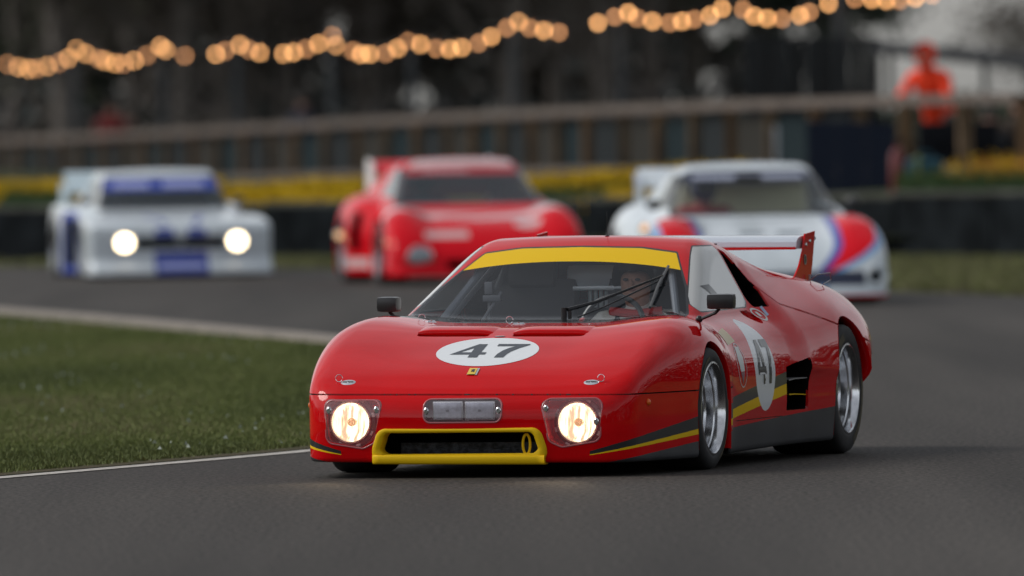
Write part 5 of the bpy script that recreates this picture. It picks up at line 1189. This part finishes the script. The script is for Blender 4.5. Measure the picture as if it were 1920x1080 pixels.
    for b in allb:
        while gi < len(br) and b[0] > br[gi]: 
            if cur: groups.append(cur)
            cur = []; gi += 1
        cur.append(b)
    if cur: groups.append(cur)
    names = ['leftmost string of warm bulbs with seven lights', 'string of warm bulbs between the first and second peaks', 'single stray warm bulb on its wire left of the short group', 'short group of five warm bulbs', 'string of warm bulbs rising to the peak left of the red coupe', 'string of warm bulbs dipping between the pale tree gaps', 'long swag of warm bulbs climbing above the red coupe roof', 'short run of warm bulbs falling before the break in the lights', 'run of warm bulbs starting right after the break, two dim ones in it', 'swag of warm bulbs above the white striped coupe', 'short swag of four warm bulbs right of the high peak', 'pair of warm bulbs just left of the grey pole', 'topmost string of warm bulbs cut off by the top edge', 'warm bulbs at the far right end of the top string', 'last warm bulbs of the string']
    bm_ = mat('bulb_glow', (.9, .6, .3), .4, emit=(1, .47, .17), estr=7.0); bm2 = mat('bulb_glow_dim', (.9, .6, .3), .4, emit=(1, .44, .18), estr=4.)
    me0 = bpy.data.meshes.new('bulb'); t = bmesh.new(); bmesh.ops.create_uvsphere(t, u_segments=10, v_segments=8, radius=.036); t.to_mesh(me0); t.free(); me1 = me0.copy(); me0.materials.append(bm_); me1.materials.append(bm2)
    cap0 = None
    for gi, G in enumerate(groups):
        P = [at(u, v, Y=YL(u)) for u, v in G]; r_ = empty('string_lights', P[0]); tag(r_, names[gi], 'string lights', 'festoon light strings'); inv = -P[0]
        W_ = []
        first = P[0] + Vector((-.35, 0, .08)); last = P[-1] + Vector((.35, 0, .08))
        path = [first] + [p + Vector((0, 0, .07)) for p in P] + [last]; MB().tube([p + inv for p in path], .008, 5).build('wire', TRIM, r_)
        sock = None
        for k, p in enumerate(P):
            o = bpy.data.objects.new('bulb', me1 if (k*7 + gi*3) % 5 < 2 else me0); COL.objects.link(o); o.parent = r_; o.location = p + inv
            if sock is None: sock = MB().tube([(0, 0, .038), (0, 0, .075)], .016, 6).build('socket', TRIM, o); sm_ = sock.data
            else: s_ = bpy.data.objects.new('socket', sm_); COL.objects.link(s_); s_.parent = o

def trackside():
    # dark shelter with flat roof, solid on its left and open on its right
    r = empty('shelter', (5.2, 176, 0)); tag(r, 'black flat-roofed trackside shelter behind the marshal, open on the right side', 'shelter')
    dk = mat('shelter_dark', (.010, .012, .015), .8); inv = Vector((-5.2, -176, 0))
    a = at(1640, 80, Y=176); b = at(2050, 118, Y=172)
    P = [a, b, b - Vector((0, 0, .19)), a - Vector((0, 0, .15))]; MB().prism([(p + inv)[:] for p in P], (0, 2.2, .05)).build('roof', dk, r, False)
    a2 = at(1395, 66, Y=177)
    P = [a2, at(1650, 78, Y=177), at(1650, 330, Y=177), at(1395, 330, Y=177)]; P = [(p + inv)[:] for p in P]
    for k in range(9):
        x0 = P[0][0] + (P[1][0] - P[0][0])*k/9 + .006; x1 = P[0][0] + (P[1][0] - P[0][0])*(k+1)/9 - .006; MB().prism([(x0, P[0][1] + .01*(k % 2), P[0][2] - .02*k/3), (x1, P[0][1] + .01*(k % 2), P[0][2] - .02*k/3), (x1, P[0][1] + .01*(k % 2), 0), (x0, P[0][1] + .01*(k % 2), 0)], (0, .06, 0)).build('wall_board', mat(('board_dark_a', 'board_dark_b')[k % 2], ((.014, .016, .018), (.010, .011, .012))[k % 2], .9), r, False)
    for u in (1668, 1846, 1935):
        p = at(u, 95, Y=176) + inv; MB().tube([(p.x, p.y, 0), (p.x, p.y, p.z + .05)], .045, 8).build('support_post', dk, r)
    # navy hoarding in front of the fence
    p0, p1 = at(1512, 226, Y=147), at(1680, 232, Y=146); hb = empty('hoarding', (p0.x, 147, 0)); tag(hb, 'plain dark navy board standing behind the white striped coupe', 'hoarding'); iv = Vector((-p0.x, -147, 0))
    for k in range(3):
        q0, q1 = p0.lerp(p1, k/3 + .002) + iv, p0.lerp(p1, (k+1)/3 - .002) + iv; MB().prism([q0[:], q1[:], (q1.x, q1.y, .3), (q0.x, q0.y, .3)], (0, .05, 0)).build('board', mat('hoarding_navy', (.007, .010, .018), .9, spec=.03), hb, False)
    MB().box(((p1.x - p0.x)/2, .1, .9), (.06, .08, 1.5)).build('back_post', MATS['shelter_dark'], hb)
    m = at(1457, 243, Y=158); q = MB().box((m.x, 158, m.z - .17), (.075, .05, .42), bev=.01); q.tube([(m.x, 158, .3), (m.x, 158, m.z - .37)], .02, 8); tag(q.build('marker_post', mat('marker_white', (.55, .58, .62), .6)), 'small white upright marker board in front of the fence', 'marker')
    # marshal leaning over the rail
    g = at(1762, 372, Y=151.5)
    ms = standing('person', 'marshal in hooded orange overalls leaning on the fence rail', (g.x + .05, 152.2, .50), R(-118), ('marshal_orange', (.95, .055, .008)), ('marshal_orange', (.95, .055, .008)), None, lean=.36, arms='rail', hood=True, h=1.84); ms.scale = (1.03, 1.0, 1)
    for (u, v, Y_, lab, top, hgt) in ((1783, 214, 150.8, 'crouched-looking person in black waterproofs directly beside the orange marshal', ('waterproof_black', (.007, .008, .010)), 1.62), (1815, 190, 149.5, 'dark-clothed person in black jacket right of the orange marshal', ('jacket_black', (.008, .009, .011)), 1.78), (1855, 205, 150.5, 'person in dark coat half hidden behind the one in black jacket', ('coat_dark', (.012, .013, .016)), 1.70), (1905, 180, 151, 'person in dark brown coat at the right edge of the picture', ('coat_brown', (.045, .03, .02)), 1.75),
                                (208, 193, 238, 'spectator in dark red jacket behind the fence on the left', ('jacket_red', (.16, .012, .012)), 1.75), (568, 182, 222, 'spectator in navy coat behind the fence left of the red coupe', ('coat_navy', (.006, .012, .030)), 1.75),
                                (240, 212, 240, 'spectator in grey-brown coat beside the one in dark red', ('coat_grey', (.06, .045, .04)), 1.65)):
        p = at(u, v, Y=Y_); standing('person', lab, (p.x, Y_, p.z - hgt), R(-90 + random.uniform(-25, 25)), top, ('trousers_dark', (.012, .013, .017)), None, lean=.04, h=hgt, hair=None)
    # holdall, extinguisher and folding chair cluttered at the marshals' feet
    p = at(1735, 320, Y=143.5); b = MB().box((p.x, 143.5, p.z), (.42, .30, .26), bev=.07); b.tube([(p.x - .12, 143.34, p.z + .08), (p.x - .05, 143.30, p.z + .20), (p.x + .05, 143.30, p.z + .20), (p.x + .12, 143.34, p.z + .08)], .014, 6); tag(b.build('holdall', mat('bag_blue', (.008, .075, .115), .7)), 'teal blue holdall below the orange marshal', 'bag')
    p = at(1796, 288, Y=147.5); cs = MB().box((p.x, 147.5, p.z), (.92, .4, .72), bev=.03); cs.box((p.x, 147.28, p.z + .12), (.60, .02, .03)); cs.box((p.x, 147.28, p.z - .1), (.14, .03, .04)); tag(cs.build('equipment_case', mat('case_black', (.008, .009, .012), .7, spec=.1)), 'large black equipment case standing below the marshals on the bank', 'case')
    p = at(1682, 300, Y=144); e = empty('fire_extinguisher', (p.x, 144, .62)); tag(e, 'dark red fire extinguisher beside the navy board', 'fire extinguisher')
    MB().lathe([(0, 0), (.075, 0), (.08, .02), (.08, .45), (.06, .52), (.02, .55), (.02, .60), (0, .60)], 16, 'z').build('cylinder', mat('extinguisher_red', (.14, .008, .008), .4, 0, .4), e); MB().tube([(0, 0, .60), (.05, 0, .62), (.10, 0, .55), (.09, 0, .15)], .012, 6).build('hose', TRIM, e); MB().box((0, 0, .63), (.12, .03, .03)).build('handle', TRIM, e)
    p = at(1722, 300, Y=143); q = MB(); q.tube([(p.x - .05, 143, .62), (p.x, 143, 1.05)], .02, 6); q.ball((p.x, 143, 1.06), .03); tag(q.build('flag_pole', mat('flag_green', (.16, .20, .03), .7)), 'short yellow-green rolled flag standing by the blue holdall', 'flag')

# ------------------------------------------------------------------ trees and the wood
def leafcloud(n, fn, size, mats, name, seed, parent=None, mi=None):
    g = np.random.default_rng(seed); C_ = fn(g, n); n = len(C_); a = g.normal(size=(n, 3)); a /= np.linalg.norm(a, axis=1)[:, None]; b = np.cross(a, g.normal(size=(n, 3))); b /= np.linalg.norm(b, axis=1)[:, None]; s_ = size * g.uniform(.5, 1.4, n)[:, None]
    V = np.stack([C_ - a*s_, C_ + a*s_*.6 + b*s_*.45, C_ + a*s_*.3 - b*s_*.6], 1).reshape(-1, 3); return tris_mesh(name, V, np.arange(len(V)).reshape(-1, 3), mats, parent, mi=g.integers(0, len(mats), n) if len(mats) > 1 else np.zeros(n, int))
def tree_proto(kind, seed):
    g = random.Random(seed); r = empty('tree', (0, 0, 0)); bark = mat('bark_' + kind, (.11, .095, .085) if kind != 'ivy' else (.08, .08, .06), .9, noise_amt=.4, noise_scale=6, bump=.4, bscale=25)
    H = g.uniform(9, 13); mb = MB(); pts = [Vector((0, 0, 0))]; 
    for i in range(1, 9): pts.append(pts[-1] + Vector((g.uniform(-.12, .12), g.uniform(-.12, .12), H*.62/8)))
    mb.tube(pts, [.24 - .018*i for i in range(9)], 10)
    tips = []
    def limb(p, d, L_, r_, dep):
        q = [p]; 
        for i in range(4): d = (d + Vector((g.uniform(-.25, .25), g.uniform(-.25, .25), g.uniform(-.05, .25)))).normalized(); q.append(q[-1] + d*L_/4)
        mb.tube(q, [r_*(1 - .17*i) for i in range(5)], 6 if dep < 2 else 4); tips.append(q[-1]); tips.append(q[2])
        if dep < 3:
            for k in range(3 if dep < 2 else 3): limb(q[g.choice((2, 3, 4))], (d + Vector((g.uniform(-1, 1), g.uniform(-1, 1), g.uniform(-.2, .7)))).normalized(), L_*.62, r_*.5, dep + 1)
    for i in range(9):
        p = pts[2 + i % 7]; an = g.uniform(0, 6.28); limb(p, Vector((math.cos(an), math.sin(an), g.uniform(.15, .9))).normalized(), g.uniform(2.2, 3.6), .085, 0)
    limb(pts[-1], Vector((0, 0, 1)), 3.5, .10, 0)
    mb.build('trunk', bark, r); T = np.array([t[:] for t in tips])
    def fn(gg, n):
        i = gg.integers(0, len(T), n); return T[i] + gg.normal(0, .42, (n, 3)) * (1, 1, .8)
    cm = {'bare': [mat('twig_a', (.12, .10, .085), .9, spec=.1), mat('twig_b', (.08, .07, .065), .9, spec=.1)], 'pine': [mat('needle_a', (.06, .08, .055), .8, spec=.15), mat('needle_b', (.045, .06, .045), .8, spec=.15)], 'ivy': [mat('ivy_a', (.09, .10, .06), .7, spec=.2), mat('ivy_b', (.04, .05, .03), .7, spec=.2)]}[kind]
    leafcloud({'bare': 9000, 'pine': 12000, 'ivy': 11000}[kind], fn, {'bare': .11, 'pine': .20, 'ivy': .17}[kind], cm, 'crown', seed, r)
    return r
def copy_tree(o, parent=None):
    c = o.copy(); COL.objects.link(c); c.parent = parent
    for ch in list(o.children): copy_tree(ch, c)
    return c
def woods():
    protos = {k: [tree_proto(k, 20 + i*7 + s) for s in range(2)] for i, k in enumerate(('bare', 'pine', 'ivy'))}
    g = random.Random(5); used = set(); words = {'bare': 'leafless brown tree', 'pine': 'dark evergreen tree', 'ivy': 'ivy-grown tree'}
    k = 0
    for row, Y_ in enumerate((274, 286, 298)):
        for j in range(9):
            u = -60 + j*205 + row*70 + g.uniform(-35, 35)
            if u > 1600 or any(abs(u - q) < 42 for q in (780, 1340, 625)): continue
            p = at(u, 200, Y=Y_ + g.uniform(-4, 4)); kind = g.choice(('bare', 'bare', 'bare', 'bare', 'pine', 'ivy')); pr = g.choice(protos[kind])
            o = pr if pr.name not in used else copy_tree(pr); used.add(pr.name); o.location = (p.x, p.y, 0); o.rotation_euler = (0, 0, g.uniform(0, 6)); s_ = g.uniform(.8, 1.15); o.scale = (s_, s_, s_)
            third = ('front row', 'middle row', 'back row')[row]; sp = ('at its far left end', 'left of the short bulb group', 'above the white and blue saloon', 'left of the red coupe', 'above the red coupe', 'above the number 47 roof', 'left of the break in the lights', 'above the white striped coupe', 'beside the dark shelter')[j]
            tag(o, f'{words[kind]}, {third}, {sp}', 'tree', 'trees of the wood behind the fence'); k += 1
    for u, Y_, lab in ((2030, 330, 'leafless tree at the far right edge reaching into the pale sky'),):
        p = at(u, 200, Y=Y_); pr = protos['bare'][0]; o = pr if pr.name not in used else copy_tree(pr); used.add(pr.name); o.location = (p.x, p.y, -2.5); o.rotation_euler = (0, 0, g.uniform(0, 6)); o.scale = (1, 1, 1); tag(o, lab, 'tree', 'trees of the wood behind the fence')
    for L_ in protos.values():
        for o in L_:
            if o.name not in used:
                for c in list(o.children): bpy.data.objects.remove(c)
                bpy.data.objects.remove(o)
    # understorey and far wood as one mass with ragged gaps of sky
    dk = [mat('scrub_a', (.13, .115, .105), .9, spec=.1), mat('scrub_b', (.09, .085, .085), .9, spec=.1), mat('scrub_c', (.07, .08, .08), .9, spec=.1)]
    holes = [(780, 175, 26, 38), (772, 45, 14, 12), (632, 48, 26, 30), (1345, 62, 30, 22), (1385, 45, 20, 20), (1310, 90, 18, 18), (1330, 150, 22, 22), (1312, 125, 14, 14), (1340, 178, 14, 16), (620, 112, 14, 10), (1560, 10, 12, 10)]
    H_ = [(at(u, v, Y=312), a/77, b/77) for u, v, a, b in holes]
    def fn(gg, n):
        x = gg.uniform(-18, 6.8, n); y = gg.uniform(308, 318, n); z = gg.uniform(0, 12, n); k = np.ones(n, bool)
        for c, a, b in H_: k &= ((x/(y/312) - c.x)/a)**2 + ((z - c.z)/b)**2 > gg.uniform(.5, 1.25, n)
        k &= z < 12.5 - .8*np.maximum(x - 4, 0); return np.stack([x, y, z], 1)[k]
    tag(leafcloud(52000, fn, .26, dk, 'distant_wood', 77), kind='stuff')
    def fn3(gg, n):
        x = gg.uniform(5.0, 10.5, n); y = gg.uniform(186, 190, n); z = gg.uniform(.0, 1.62, n) + .12*np.sin(x*3.1); return np.stack([x, y, z], 1)
    tag(leafcloud(5000, fn3, .16, [MATS['ivy_b'], MATS['needle_b']], 'hedge', 81), 'clipped dark evergreen hedge behind the shelter on the right', 'hedge')
    def fn2(gg, n):
        x = gg.uniform(-15, 8, n); y = gg.uniform(270, 285, n); z = gg.exponential(.45, n) + .2; return np.stack([x, y, z], 1)
    tag(leafcloud(9000, fn2, .2, dk, 'undergrowth', 78), kind='stuff')
    # treelines that close the other sides of the circuit (outside the frame, seen in the paint)
    def ring(gg, n):
        s_ = gg.uniform(0, 1, n); z = gg.uniform(0, 1, n)
        x = np.where(s_ < .38, 46 + gg.uniform(-4, 6, n), np.where(s_ < .62, gg.uniform(-60, 50, n), -58 + gg.uniform(-6, 4, n))); y = np.where(s_ < .38, gg.uniform(-60, 255, n), np.where(s_ < .62, -62 + gg.uniform(-4, 4, n), gg.uniform(-60, 250, n)))
        hh = 9 + 2.5*np.sin(x*.21 + y*.13) + 1.5*np.sin(y*.47 + x*.3); return np.stack([x, y, z*hh], 1)
    tag(leafcloud(60000, ring, .75, dk, 'distant_wood', 79), kind='stuff')

setting(); fence_and_lights(); trackside(); woods()
car47, sh47 = build_47(); driver(car47); bg_cars()
for o in bpy.data.objects:
    if 'label' in o and len(o['label'].replace('-', ' ').split()) > 14: print('LONG', o.name, o['label'])
for o in [o for o in bpy.data.objects if o.type == 'MESH' and o.parent is None and 'label' not in o and 'kind' not in o]: print('untagged', o.name)
